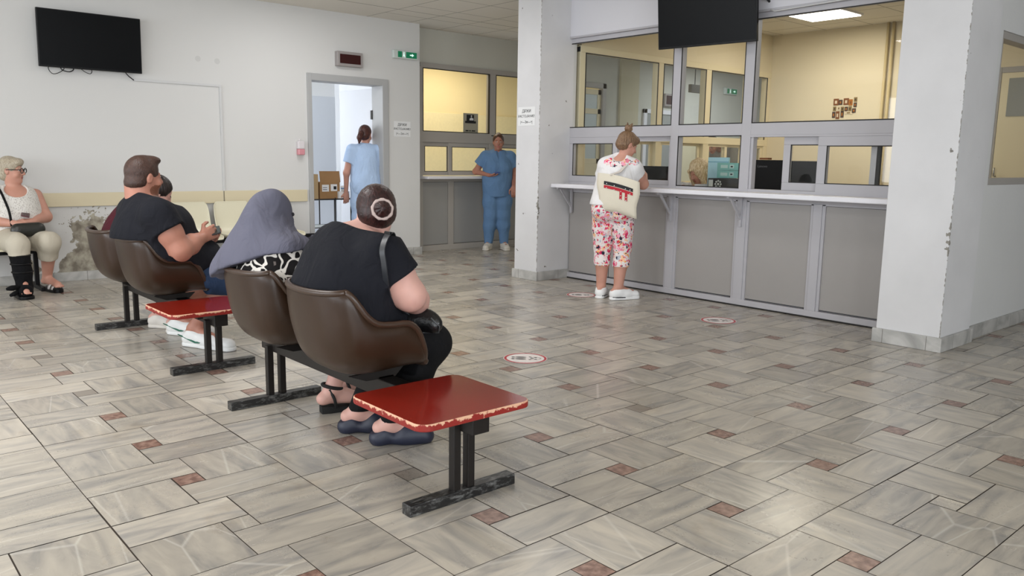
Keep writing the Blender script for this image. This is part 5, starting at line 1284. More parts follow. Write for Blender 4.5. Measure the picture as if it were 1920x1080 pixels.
# ===== man in black
def person_B():
    F = Fig('heavy seated man in a black T-shirt with short hair and beard, holding a phone', (-3.7, -.8, 0), SK2, .0065); F.limit = seat_limit(-3.72); F.blimit = seat_limit(-3.72, .024, pad=.03)
    T = torso((-3.7, -.79, .50), (-3.7, -.77, .64), (-3.7, -.80, .80), (-3.7, -.84, .95), (1, 0, 0), (.25, .275, .25, .20), (.21, .245, .215, .13), belly=1.05, bust=1.0)
    shR, shL = V3(-3.475, -.83, .88), V3(-3.93, -.83, .88); elR, haR = V3(-3.405, -.735, .675), V3(-3.555, -.545, .735); elL, haL = V3(-4.02, -.70, .68), V3(-3.74, -.50, .70)
    head = V3(-3.7, -.835, 1.115); f = nrm((-.28, .95, -.06))
    F.B += T+limb([shR, lerp(shR, elR, .5), elR], [.085, .077, .064])+limb([shL, elL], [.085, .062])+limb([elR, lerp(elR, haR, .45), haR], [.064, .056, .033])+limb([elL, lerp(elL, haL, .45), haL], [.06, .054, .033])
    F.B += limb([V3(-3.7, -.86, .93), head-V3(0, .035, .05)], [.088, .078], .04)
    BE = hair_mat('short_beard', (104, 62, 46), (140, 92, 70), (120, 120, 120)); HM = hair_mat('short_brown_hair', (44, 28, 22), (74, 48, 38), (90, 90, 40))
    F.head(head, f, (0, 0, 1), 1.08, nose=1.1, beard=BE, brow=HM)
    F.hand(haR, (-.25, .75, .25), (-.9, 0, -.1), 1, .6, sz=1.05); F.hand(haL, (.5, .75, .1), (.5, -.1, .6), -1, .5, sz=1.05)
    kR, kL, anR, anL = V3(-3.56, -.36, .45), V3(-3.92, -.36, .45), V3(-3.73, -.565, .12), V3(-4.15, -.52, .12)
    legs = []; th = []
    for hp, kn, an in ((V3(-3.6, -.78, .51), kR, anR), (V3(-3.82, -.78, .51), kL, anL)):
        th += limb([hp, kn], [.105, .085], .04); legs += limb([kn, lerp(kn, an, .35), an], [.078, .068, .038], .03)
    F.B += th+legs; F.foot(anR, (-3.50, -.45, .04)); F.foot(anL, (-3.95, -.40, .04)); F.finish()
    sh = grow(T, .016)+[sleeve(shR, elR, .42, .096, .094), sleeve(shL, elL, .45, .096, .09), Prim(shR, V3(-3.66, -.85, .95), .08, .085, .05), Prim(shL, V3(-3.74, -.85, .95), .08, .085, .05)]
    F.part('t_shirt', sh, BLK, .008, clips=[((-3.7, -.80, .985), (0, .35, 1)), ((0, 0, .44), (0, 0, -1))], disp=noise_disp(.004, 14, 12))
    JN = cloth_mat('blue_denim', (42, 58, 84), .9, .6)
    pts = []
    for hp, kn in ((V3(-3.6, -.78, .51), kR), (V3(-3.82, -.78, .51), kL)): d = nrm(kn-hp); pts.append(Prim(hp, kn+d*.1, .118, .105, .04, None, ((kn+d*.015, d),)))
    F.part('shorts', pts+[Ell((-3.7, -.80, .49), (.26, .21, .11), None, .05)], JN, .008, disp=noise_disp(.004, 16, 2))
    R = F.hR; hp = F.hp
    H = [Ell(hp(0, -.012, .024), (.0835, .105, .101), R, .02), Ell(hp(0, .055, .092), (.054, .048, .026), R, .03), Ell(hp(0, -.045, -.040), (.074, .068, .055), R, .02)]
    fc = [Ell(hp(0, .118, -.045), (.095, .085, .115), R, .012, True), Ell(hp(.08, .008, -.045), (.03, .026, .048), R, .010, True), Ell(hp(-.08, .008, -.045), (.03, .026, .048), R, .010, True)]
    F.part('hair', H+fc, HM, .005, disp=noise_disp(.0008, 90, 6))
    M_w = mat('white_leather', (222, 222, 220), .5); M_g = mat('green_leather', (24, 96, 74), .5)
    for an, toe in ((anR, V3(-3.47, -.435, .04)), (anL, V3(-3.92, -.385, .04))): shoe(F, an, toe, M_w, M_g)
    phone('dark phone held by the man in the black T-shirt', (-3.62, -.44, .765), (.35, .9, .25), (-.9, .3, .2), 1.0)
def shoe(F, an, toe, m_, m2=None, sole=None, sz=1., low=False):
    """laced trainer"""
    d = nrm((np.asarray(toe)-an)*[1, 1, 0]); x = np.cross(d, V3(0, 0, 1)); h_ = an-d*.045; h_[2] = .045*sz; t_ = np.asarray(toe, float)+d*.012; t_[2] = .038*sz
    pr = [Prim(h_, lerp(h_, t_, .5), .040*sz, .044*sz, .03), Prim(lerp(h_, t_, .45), t_-d*.015, .047*sz, .044*sz, .03, (V3(0, 0, 1), .9)), Prim(h_+V3(0, 0, .02)+d*.01, an+V3(0, 0, -.03), .040*sz, .044*sz, .03), Prim(an-V3(0, 0, .045), lerp(h_, t_, .62)+V3(0, 0, .02), .042*sz, .033*sz, .03)]
    o = F.part('shoe', pr, m_, .0055, clips=[((0, 0, .012), (0, 0, -1)), (an+V3(0, 0, .0 if not low else -.02), nrm(V3(0, 0, 1)-d*.25))])
    so = [Prim(h_*[1, 1, 0]+V3(0, 0, .012), lerp(h_, t_, .5)*[1, 1, 0]+V3(0, 0, .012), .043*sz, .046*sz, .02), Prim(lerp(h_, t_, .45)*[1, 1, 0]+V3(0, 0, .012), (t_-d*.013)*[1, 1, 0]+V3(0, 0, .012), .049*sz, .047*sz, .02)]
    sdf_mesh('sole', so, .0055, sole or m_, o, clips=[((0, 0, .001), (0, 0, -1)), ((0, 0, .026), (0, 0, 1))])
    if m2 is not None:
        b = MB()
        for s_ in (-1, 1):
            P_ = lambda t_, z_, w_: tuple(lerp(h_, toe, t_)*[1, 1, 0]+x*s_*w_*sz+V3(0, 0, z_*sz))
            b.tube([P_(-.18, .075, .030), P_(.05, .062, .044), P_(.3, .040, .0475), P_(.55, .045, .0475), P_(.72, .066, .036)], [.003, .006, .007, .006, .003], 6)
        b.build('stripe', m2, parent=o)
    return o
if 'B' not in SKIP: person_B()

# ===== dark haired woman behind the man
def person_C():
    F = Fig('dark haired woman leaning forward behind the man in black, wearing dark red', (-4.3, -.8, 0), SK3, .0065); F.limit = seat_limit(-4.375); F.blimit = seat_limit(-4.375, .024, pad=.03)
    T = torso((-4.34, -.80, .50), (-4.34, -.79, .62), (-4.33, -.76, .75), (-4.31, -.70, .87), (1, 0, 0), (.19, .18, .17, .14), (.145, .13, .115, .08), bust=.9)
    shR, shL = V3(-4.16, -.72, .81), V3(-4.47, -.72, .81); elR, haR = V3(-4.08, -.62, .66), V3(-4.2, -.42, .66); elL, haL = V3(-4.5, -.62, .66), V3(-4.36, -.42, .66)
    head = V3(-4.30, -.56, .985); f = nrm((.12, .80, -.58))
    F.B += T+limb([shR, elR, haR], [.055, .045, .027])+limb([shL, elL, haL], [.055, .045, .027])+limb([V3(-4.3, -.70, .85), head-V3(0, .03, .04)], [.055, .052])
    HM = hair_mat('black_brown_hair', (20, 14, 14), (40, 28, 26)); F.head(head, f, (0, 0, 1), .96, brow=HM, eyes=False)
    F.hand(haR, (-.2, .9, 0), (-.3, 0, -.9), 1, .5, sz=.92); F.hand(haL, (.2, .9, 0), (.3, 0, -.9), -1, .5, sz=.92)
    legs = []
    an = [V3(-4.22, -.50, .11), V3(-4.47, -.545, .11)]
    for hp, kn, a_ in ((V3(-4.23, -.78, .49), V3(-4.2, -.38, .46), an[0]), (V3(-4.41, -.78, .49), V3(-4.42, -.38, .46), an[1])): legs += limb([hp, kn], [.09, .066], .04)+limb([kn, a_], [.06, .036], .03)
    F.B += legs; F.foot(an[0], (-4.10, -.36, .04)); F.foot(an[1], (-4.33, -.42, .04)); F.finish()
    F.part('trousers', grow(legs, .009), BLKP, .009, clips=[((0, 0, .11), (0, 0, -1))])
    MR = cloth_mat('dark_red_knit', (66, 20, 30))
    F.part('jumper', grow(T, .014)+[Prim(shR, elR, .066, .056, .03), Prim(elR, lerp(elR, haR, .9), .055, .038, .03), Prim(shL, elL, .066, .056, .03), Prim(elL, lerp(elL, haL, .9), .055, .038, .03)], MR, .008, clips=[((-4.3, -.66, .89), (0, .4, 1)), ((0, 0, .44), (0, 0, -1))])
    R = F.hR; hp = F.hp
    H = [Ell(hp(0, -.02, .028), (.081, .098, .092), R, .02), Ell(hp(0, -.05, -.05), (.075, .07, .08), R, .03), Ell(hp(0, -.085, -.10), (.05, .045, .07), R, .03)]
    fc = [Ell(hp(0, .108, -.020), (.072, .078, .105), R, .012, True)]
    F.part('hair', H+fc, HM, .0055, disp=strand_disp(hp(0, 0, 0), R, .0012, 18, (0, -.6, .6)))
    for a_, t_ in ((an[0], V3(-4.10, -.36, .04)), (an[1], V3(-4.33, -.42, .04))): shoe(F, a_, t_, mat('offwhite_trainer', (204, 198, 190), .6), None, sz=.92)
if 'C' not in SKIP: person_C()
def standing_legs(F, hips, knees, anks, toes, rt_=(.092, .062, .058, .036), k=.04):
    L = []
    for hp, kn, an in zip(hips, knees, anks):
        hp, kn, an = map(np.asarray, (hp, kn, an)); L += limb([hp, lerp(hp, kn, .5), kn], [rt_[0], (rt_[0]+rt_[1])/2+.004, rt_[1]], k)+limb([kn, lerp(kn, an, .35), an], [rt_[2], rt_[2]+.002, rt_[3]], k)
    F.B += L
    for an, t_ in zip(anks, toes): F.foot(np.asarray(an, float), t_)
    return L
# ===== nurse in the doorway, seen from behind
def person_F():
    F = Fig('woman in light blue scrubs with a ponytail standing in the doorway, back turned', (-7.42, 2.97, 0), SK1, .0065)
    R3 = nrm((.28, .96, 0)); fw = nrm((-.96, .28, 0)); c = V3(-7.42, 2.97, 0)
    def Q(r, f, z): return c+R3*r+fw*f+V3(0, 0, z)
    T = torso(Q(0, -.01, .93), Q(0, .0, 1.06), Q(0, .0, 1.22), Q(0, -.01, 1.38), R3, (.160, .148, .160, .15), (.115, .11, .115, .075), bust=.9, butt=.7)
    shL, shR = Q(-.165, 0, 1.335), Q(.165, 0, 1.335); elL, haL = Q(-.235, .02, 1.05), Q(-.225, .10, .80); elR, haR = Q(.235, .0, 1.07), Q(.17, .20, .98)
    F.B += T+limb([shL, elL], [.052, .038])+limb([elL, haL], [.037, .024])+limb([shR, elR], [.052, .038])+limb([elR, haR], [.037, .024])+limb([Q(0, 0, 1.36), Q(.01, .02, 1.47)], [.05, .048])
    hd = Q(.012, .02, 1.535); HM = hair_mat('auburn_ponytail', (44, 20, 18), (86, 46, 36))
    F.head(hd, nrm(fw+R3*.75+V3(0, 0, -.25)), (0, 0, 1), .97, brow=HM); F.hand(haL, (-.15, .1, -1), fw, -1, .3, sz=.93); F.hand(haR, fw, (0, 0, -1), 1, .5, sz=.93)
    L = standing_legs(F, (Q(-.085, 0, .88), Q(.085, 0, .88)), (Q(-.09, .02, .48), Q(.09, .02, .48)), (Q(-.09, -.02, .10), Q(.09, -.02, .10)), (Q(-.10, .14, .04), Q(.10, .14, .04)))
    F.finish(); LB = cloth_mat('light_blue_scrubs', (172, 194, 224), .85, .5)
    top = grow(T, .018)+[sleeve(shL, elL, .55, .064, .062), sleeve(shR, elR, .55, .064, .062)]+[Ell(Q(0, 0, .84), (.178, .135, .20), frame(R3, (0, 0, 1)), .05)]
    F.part('scrub_top', top, LB, .0065, clips=[(Q(0, 0, 1.425), fw*.35+V3(0, 0, 1)), (Q(0, 0, .80), (0, 0, -1))], disp=noise_disp(.004, 18, 31))
    F.part('scrub_trousers', grow(L, .018, .05)+[Ell(Q(0, 0, .92), (.175, .13, .12), frame(R3, (0, 0, 1)), .05)], LB, .0075, clips=[((0, 0, .09), (0, 0, -1))], disp=noise_disp(.004, 14, 32))
    R = F.hR; hp = F.hp
    H = [Ell(hp(0, -.018, .024), (.078, .095, .090), R, .02), Ell(hp(0, -.045, -.03), (.070, .068, .06), R, .03)]; fc = [Ell(hp(0, .095, -.05), (.064, .075, .10), R, .015, True), Ell(hp(.078, .0, -.03), (.02, .022, .036), R, .01, True)]
    F.part('hair', H+fc, HM, .0055, disp=strand_disp(hp(0, 0, 0), R, .0008, 20, (0, -1, .1)))
    p = [hp(0, -.10, -.01), hp(-.0, -.145, -.025), hp(-.01, -.16, -.08), hp(-.015, -.145, -.14)]
    F.part('ponytail', [Prim(p[0], p[1], .026, .030, .01), Prim(p[1], p[2], .030, .034, .01), Prim(p[2], p[3], .034, .016, .01)], HM, .005, disp=noise_disp(.003, 60, 5))
    for an, t_ in ((Q(-.09, -.02, .10), Q(-.10, .14, .04)), (Q(.09, -.02, .10), Q(.10, .14, .04))): shoe(F, an, t_, M_paper, None, sz=.9)
if 'F' not in SKIP: person_F()
# ===== nurse by the recessed desk, facing the hall
def person_G():
    F = Fig('nurse in darker blue scrubs leaning on the recessed desk shelf, facing the hall', (-7.05, 4.86, 0), SK2, .006)
    fw = nrm((.83, -.55, 0)); R3 = nrm((-.55, -.83, 0)); c = V3(-7.07, 4.86, 0)   # R3: her right hand side
    def Q(r, f, z): return c+R3*r+fw*f+V3(0, 0, z)
    T = torso(Q(0, 0, .90), Q(.01, .0, 1.03), Q(0, .0, 1.17), Q(-.0, -.01, 1.34), R3, (.18, .165, .17, .155), (.13, .125, .125, .08), bust=1.05)
    shR, shL = Q(.17, 0, 1.285), Q(-.17, 0, 1.285); elR, haR = Q(.30, -.08, 1.075), Q(.13, .13, 1.03); elL, haL = Q(-.24, -.02, 1.02), Q(-.20, .16, .88)
    F.B += T+limb([shR, elR], [.054, .040])+limb([elR, haR], [.040, .025])+limb([shL, elL], [.054, .04])+limb([elL, haL], [.04, .025])+limb([Q(0, 0, 1.31), Q(0, .02, 1.42)], [.05, .048])
    HM = hair_mat('brown_tied_hair', (56, 34, 26), (96, 62, 44))
    F.head(Q(0, .02, 1.485), nrm(fw+V3(0, 0, -.08)+R3*.1), (0, 0, 1), .97, brow=HM); F.hand(haR, -R3*.9+fw*.35, (0, 0, 1), 1, .45, sz=.93); F.hand(haL, (.3, -.2, -1), (-.3, .3, 0), -1, .4, sz=.93)
    L = standing_legs(F, (Q(.085, 0, .86), Q(-.085, 0, .86)), (Q(.10, .02, .47), Q(-.085, .02, .47)), (Q(.12, -.01, .10), Q(-.10, -.01, .10)), (Q(.17, .12, .04), Q(-.12, .15, .04)), (.098, .068, .062, .04))
    F.finish(); DB = cloth_mat('slate_blue_scrubs', (98, 130, 168), .85, .5)
    top = grow(T, .022)+[sleeve(shR, elR, .55, .070, .074), sleeve(shL, elL, .55, .070, .074)]+[Ell(Q(0, 0, .80), (.205, .155, .20), frame(R3, (0, 0, 1)), .05)]
    vneck = [Prim(Q(0, .10, 1.36), Q(0, .14, 1.24), .045, .004, .006, cut=True)]
    F.part('scrub_top', top+vneck, DB, .0065, clips=[(Q(0, 0, 1.375), V3(0, 0, 1)+fw*.3), (Q(0, 0, .74), (0, 0, -1))], disp=noise_disp(.004, 18, 41))
    F.part('scrub_trousers', grow(L, .020, .05)+[Ell(Q(0, 0, .90), (.18, .135, .12), frame(R3, (0, 0, 1)), .05)], DB, .0075, clips=[((0, 0, .085), (0, 0, -1))], disp=noise_disp(.004, 14, 42))
    R = F.hR; hp = F.hp
    H = [Ell(hp(0, -.018, .024), (.077, .094, .090), R, .02), Ell(hp(0, -.045, -.03), (.070, .066, .06), R, .03), Ell(hp(0, -.05, .10), (.032, .032, .026), R, .02)]; fc = [Ell(hp(0, .095, -.042), (.066, .072, .105), R, .012, True)]
    F.part('hair', H+fc, HM, .005, disp=strand_disp(hp(0, 0, 0), R, .0008, 20, (0, -.5, 1)))
    b = MB(); b.tube([tuple(hp(.065, -.03, .078)), tuple(hp(.10, -.04, .080))], .006, 8); b.build('hair_clip', M_black, parent=F.root)
    for an, t_ in ((Q(.12, -.01, .10), Q(.17, .12, .04)), (Q(-.10, -.01, .10), Q(-.12, .15, .04))): shoe(F, an, t_, mat('offwhite_sneaker', (206, 202, 194), .6), None)
    phone('blue phone in the hand of the nurse leaning on the recessed desk', tuple(Q(.035, .19, 1.055)), -R3, fw+V3(0, 0, .3), .95, (54, 74, 150), (110, 150, 220))
if 'G' not in SKIP: person_G()

# ===== woman at the counter
def floral(name, dense=True):
    m = mat(name, (226, 218, 216), .8, spec=.2); nt, b, N, L = nodes(m); tc = N('ShaderNodeTexCoord')
    col = None
    def layer(scale, thr, ramp, off, dist=.05):
        nonlocal col
        mp = N('ShaderNodeMapping'); mp.inputs['Location'].default_value = (off, off*.7, off*1.3); L(tc.outputs['Object'], mp.inputs[0])
        n = N('ShaderNodeTexNoise'); n.inputs['Scale'].default_value = scale*2.2; L(mp.outputs[0], n.inputs['Vector'])
        ad = N('ShaderNodeMix'); ad.data_type = 'RGBA'; ad.blend_type = 'ADD'; ad.inputs[0].default_value = dist; L(mp.outputs[0], ad.inputs[6]); L(n.outputs[1], ad.inputs[7])
        v = N('ShaderNodeTexVoronoi'); v.inputs['Scale'].default_value = scale; L(ad.outputs[2], v.inputs['Vector'])
        lt = N('ShaderNodeMath'); lt.operation = 'LESS_THAN'; L(v.outputs['Distance'], lt.inputs[0]); lt.inputs[1].default_value = thr
        sp = N('ShaderNodeSeparateColor'); L(v.outputs['Color'], sp.inputs[0])
        r = N('ShaderNodeValToRGB'); r.color_ramp.interpolation = 'CONSTANT'; e = r.color_ramp.elements
        e[0].position = 0; e[0].color = (*lin(ramp[0]), 1); e[1].position = 1/len(ramp); e[1].color = (*lin(ramp[1]), 1)
        for i in range(2, len(ramp)): x = e.new(i/len(ramp)); x.color = (*lin(ramp[i]), 1)
        L(sp.outputs[0], r.inputs[0])
        mx = N('ShaderNodeMix'); mx.data_type = 'RGBA'; L(lt.outputs[0], mx.inputs[0])
        if col is None: mx.inputs[6].default_value = (*lin((226, 218, 216)), 1)
        else: L(col, mx.inputs[6])
        L(r.outputs[0], mx.inputs[7]); col = mx.outputs[2]
    layer(21, .52, [(226, 130, 150), (240, 190, 150), (226, 218, 216), (176, 180, 190), (236, 160, 180), (226, 218, 216)], 0, .04)
    layer(25, .42, [(206, 40, 92), (226, 218, 216), (44, 40, 58), (222, 70, 110), (226, 200, 200), (208, 52, 76)] if dense else [(180, 40, 110), (226, 218, 216), (226, 218, 216)], 3.1, .05)
    layer(44, .33, [(30, 28, 40), (226, 218, 216), (232, 150, 60), (200, 30, 80), (226, 218, 216)], 7.7, .03)
    L(col, b.inputs['Base Color']); return m
def person_H():
    F = Fig('woman in floral trousers and white top standing at the counter, back turned', (-3.38, 3.13, 0), SK1, .006)
    R3 = nrm((.86, .50, 0)); fw = nrm((-.50, .86, 0)); c = V3(-3.385, 3.13, 0)
    def Q(r, f, z): return c+R3*r+fw*f+V3(0, 0, z)
    T = torso(Q(0, -.02, .84), Q(.0, .0, .97), Q(.02, .02, 1.10), Q(.05, .03, 1.26), R3, (.18, .158, .152, .125), (.135, .125, .115, .075), bust=1.0, butt=1.05)
    shL, shR = Q(-.085, .02, 1.21), Q(.165, .045, 1.19); elL, haL = Q(-.17, .14, 1.0), Q(-.10, .33, 1.06); elR, haR = Q(.235, .16, 1.045), Q(.225, .27, 1.125)
    F.B += T+limb([shL, elL], [.056, .042])+limb([elL, haL], [.042, .027])+limb([shR, lerp(shR, elR, .5), elR], [.058, .054, .046])+limb([elR, haR], [.045, .028])+limb([Q(.05, .02, 1.24), Q(.085, .06, 1.335)], [.056, .052])
    hd = Q(.095, .06, 1.40); f = nrm((.28, .86, -.42)); HM = hair_mat('light_brown_hair', (84, 58, 42), (150, 120, 90), (150, 150, 10)); F.head(hd, f, (0, 0, 1), .96, brow=HM, eyes=False)
    F.hand(haR, fw*.7+V3(0, 0, .5)-R3*.5, -R3, 1, .8, sz=.93); F.hand(haL, fw, (0, 0, -1), -1, .5, sz=.93)
    aL, aR = V3(-3.445, 3.065, .11), V3(-3.275, 3.11, .11)
    L = standing_legs(F, (Q(-.085, -.01, .80), Q(.085, -.01, .80)), (Q(-.085, .0, .46), Q(.095, .0, .46)), (aL, aR), (V3(-3.52, 3.20, .04), V3(-3.22, 3.28, .04)), (.10, .072, .062, .042))
    F.finish(); FL = floral('floral_cloth')
    F.part('trousers', grow(L, .012, .012)+grow([t_ for t_ in T if t_.c[2] < .9], .010, .03), FL, .006, clips=[((0, 0, .30), (0, 0, -1)), (Q(0, 0, .93), (0, 0, 1))], disp=noise_disp(.0035, 20, 51))
    WT = cloth_mat('white_blouse', (224, 222, 222), .8, .5)
    top = grow(T, .017)+[sleeve(shL, elL, .45, .060, .062), sleeve(shR, elR, .45, .062, .068), Prim(shL, Q(.05, .02, 1.25), .06, .06, .05), Prim(shR, Q(.05, .02, 1.25), .06, .06, .05)]
    scoop = [Ell(Q(.04, -.095, 1.325), (.105, .12, .085), frame(R3, (0, 0, 1)), .008, True)]
    o = F.part('blouse', top+scoop, [WT, floral('floral_yoke', True)], .006, clips=[(Q(0, 0, .86), (0, 0, -1))], disp=noise_disp(.004, 20, 52), paint=[('ell', Q(.04, -.10, 1.245), (.145, .12, .048), frame(R3, (0, 0, 1)), 1), ('ell', Q(.19, -.02, 1.245), (.035, .06, .03), frame(R3, (0, 0, 1)), 1)])
    R = F.hR; hp = F.hp
    H = [Ell(hp(0, -.015, .026), (.079, .096, .092), R, .02), Ell(hp(0, -.045, -.03), (.068, .062, .045), R, .03), Ell(hp(0, .062, .065), (.05, .04, .04), R, .02)]; fc = [Ell(hp(0, .105, -.05), (.075, .075, .092), R, .012, True), Ell(hp(.078, .0, -.035), (.02, .026, .04), R, .01, True)]
    F.part('hair', H+fc, HM, .005, disp=strand_disp(hp(0, 0, 0), R, .0016, 16, (0, -.6, 1)))
    bun = hp(0, -.055, .135); pr = [Ell(bun, (.038, .036, .034), R, .01)]
    rs = np.random.RandomState(4)
    for i in range(9): d = nrm(rs.randn(3)*[1, 1, .5]+[0, 0, 1.0]); pr.append(Prim(bun+d*.015, bun+d*(.05+.018*rs.rand()), .012, .004, .006))
    F.part('hair_bun', pr, HM, .004, disp=noise_disp(.0025, 90, 8))
    M_wt = mat('white_trainer', (232, 232, 232), .45)
    for an, t_ in ((aL, V3(-3.52, 3.20, .04)), (aR, V3(-3.22, 3.28, .04))):
        o = shoe(F, an, t_, M_wt, None)
        d = nrm((t_-an)*[1, 1, 0]); x = np.cross(d, V3(0, 0, 1)); b = MB()
        for s_ in (-1, 1): b.tube([tuple(an*[1, 1, 0]-d*.07+x*s_*.03+V3(0, 0, .028)), tuple(an*[1, 1, 0]-d*.02+x*s_*.046+V3(0, 0, .026)), tuple(an*[1, 1, 0]+d*.05+x*s_*.049+V3(0, 0, .024))], .005, 6)
        b.build('dark_trim', mat('grey_trim', (60, 60, 62), .5), parent=o)
    # tote bag
    t = thing('tote_bag', 'cream canvas tote with black and red ribbon motif, hanging behind the woman at the counter', 'bag', tuple(Q(.08, -.2, .95)))
    Cn = mat('cream_canvas', (216, 208, 190), .9, bump=.3, bscale=300)
    def BQ(u, v, d): return Q(.075+u, -.185+d-.02*v, 0)+V3(0, 0, .945+v-.20*u)
    b = MB(); nu, nv = 12, 10; vs = []; W0, W1 = .195, .165
    for side in (0, 1):
        for j in range(nv+1):
            v = -.165+.33*j/nv; W = W1+(W0-W1)*j/nv
            for i in range(nu+1):
                u = (-1+2*i/nu)*W; bulge = .035*(1-(i/nu*2-1)**2)*(1-.5*(j/nv))*(1-abs(j/nv*2-1)**6)
                vs.append(tuple(BQ(u*(1+.04*math.sin(3*v*9)), v+.012*math.cos(u*9), (-bulge-.006 if side == 0 else bulge*.7+.006))))
    n1 = (nu+1)*(nv+1); fs = []
    for s_ in (0, 1):
        for j in range(nv):
            for i in range(nu):
                q = [s_*n1+j*(nu+1)+i, s_*n1+j*(nu+1)+i+1, s_*n1+(j+1)*(nu+1)+i+1, s_*n1+(j+1)*(nu+1)+i]; fs.append(q)
    bd = [(0, i, 0) for i in range(nu)]
    for i in range(nu): fs.append([i, i+1, n1+i+1, n1+i])
    for j in range(nv):
        a_ = j*(nu+1); fs.append([a_, a_+nu+1, n1+a_+nu+1, n1+a_]); a_ = j*(nu+1)+nu; fs.append([a_, a_+nu+1, n1+a_+nu+1, n1+a_])
    b.add(vs, fs, 0, True); o = b.build('bag_body', Cn, parent=t)
    def strip(u0, v0, u1, v1, w_, m_, name):
        bb = MB(); n = 12; vs = []; d = nrm((u1-u0, v1-v0)); pn = (-d[1], d[0])
        for k in range(n+1):
            u = u0+(u1-u0)*k/n; v = v0+(v1-v0)*k/n
            for s_ in (-.5, .5):
                uu, vv = u+pn[0]*w_*s_, v+pn[1]*w_*s_; j = (vv+.165)/.33; W = W1+(W0-W1)*j; i_ = (uu/W+1)/2
                bl = .035*(1-(i_*2-1)**2)*(1-.5*j)*(1-abs(j*2-1)**6); vs.append(tuple(BQ(uu, vv+.012*math.cos(uu*9), -bl-.0095)))
        bb.add(vs, [(2*k, 2*k+1, 2*k+3, 2*k+2) for k in range(n)], 0, True); return bb.build(name, m_, parent=o)
    RD = mat('red_ribbon', (176, 22, 40), .7); BK = mat('black_ribbon', (24, 22, 26), .7)
    strip(-.125, .085, .135, .075, .030, BK, 'black_ribbon'); strip(-.125, .052, .135, .042, .026, RD, 'red_ribbon'); strip(.03, .045, .030, -.035, .022, RD, 'ribbon_tail'); strip(.078, .045, .078, -.035, .022, RD, 'ribbon_tail')
    for (a0, b0) in ((-.10, .088), (-.03, .084), (.07, .079), (.11, .077), (-.10, .05), (-.03, .048), (.03, .046), (.11, .044), (.03, .01), (.078, .005), (.03, -.02), (.078, -.02)):
        bb = MB(); j = (b0+.165)/.33; W = W1+(W0-W1)*j; i_ = (a0/W+1)/2; bl = .035*(1-(i_*2-1)**2)*(1-.5*j)*(1-abs(j*2-1)**6)
        p = BQ(a0, b0, -bl-.011); bb.tube([tuple(p), tuple(p-fw*.002)], .0045, 8); bb.build('stud', M_paper, parent=o)
    for dd, off in ((-.012, 0), (.02, .0)):
        A = BQ(-.075, .165, dd); B = BQ(.075, .165, dd); top_ = [A, lerp(A, shR, .5)+fw*(-.06), shR+V3(-.03, -.0, .088)-R3*.02, shR+V3(0, 0, .092)+R3*.01, lerp(B, shR, .5)-fw*.07+R3*.02, B]
        top_ = [A, A*.5+(shR-fw*.12)*.5-R3*.01, shR-fw*.100-R3*.045+V3(0, 0, .035), shR-fw*.05-R3*.04+V3(0, 0, .088), shR-R3*.035+fw*.01+V3(0, 0, .092), shR-R3*.02+fw*.06+V3(0, 0, .06)]
        RIB([lerp(top_[i], top_[i+1], q) for i in range(len(top_)-1) for q in (0, .5)]+[top_[-1]], R3+V3(0, 0, .0), .026, .003, 'handle', mat('canvas_strap', (200, 192, 184), .9), t)
if 'H' not in SKIP: person_H()

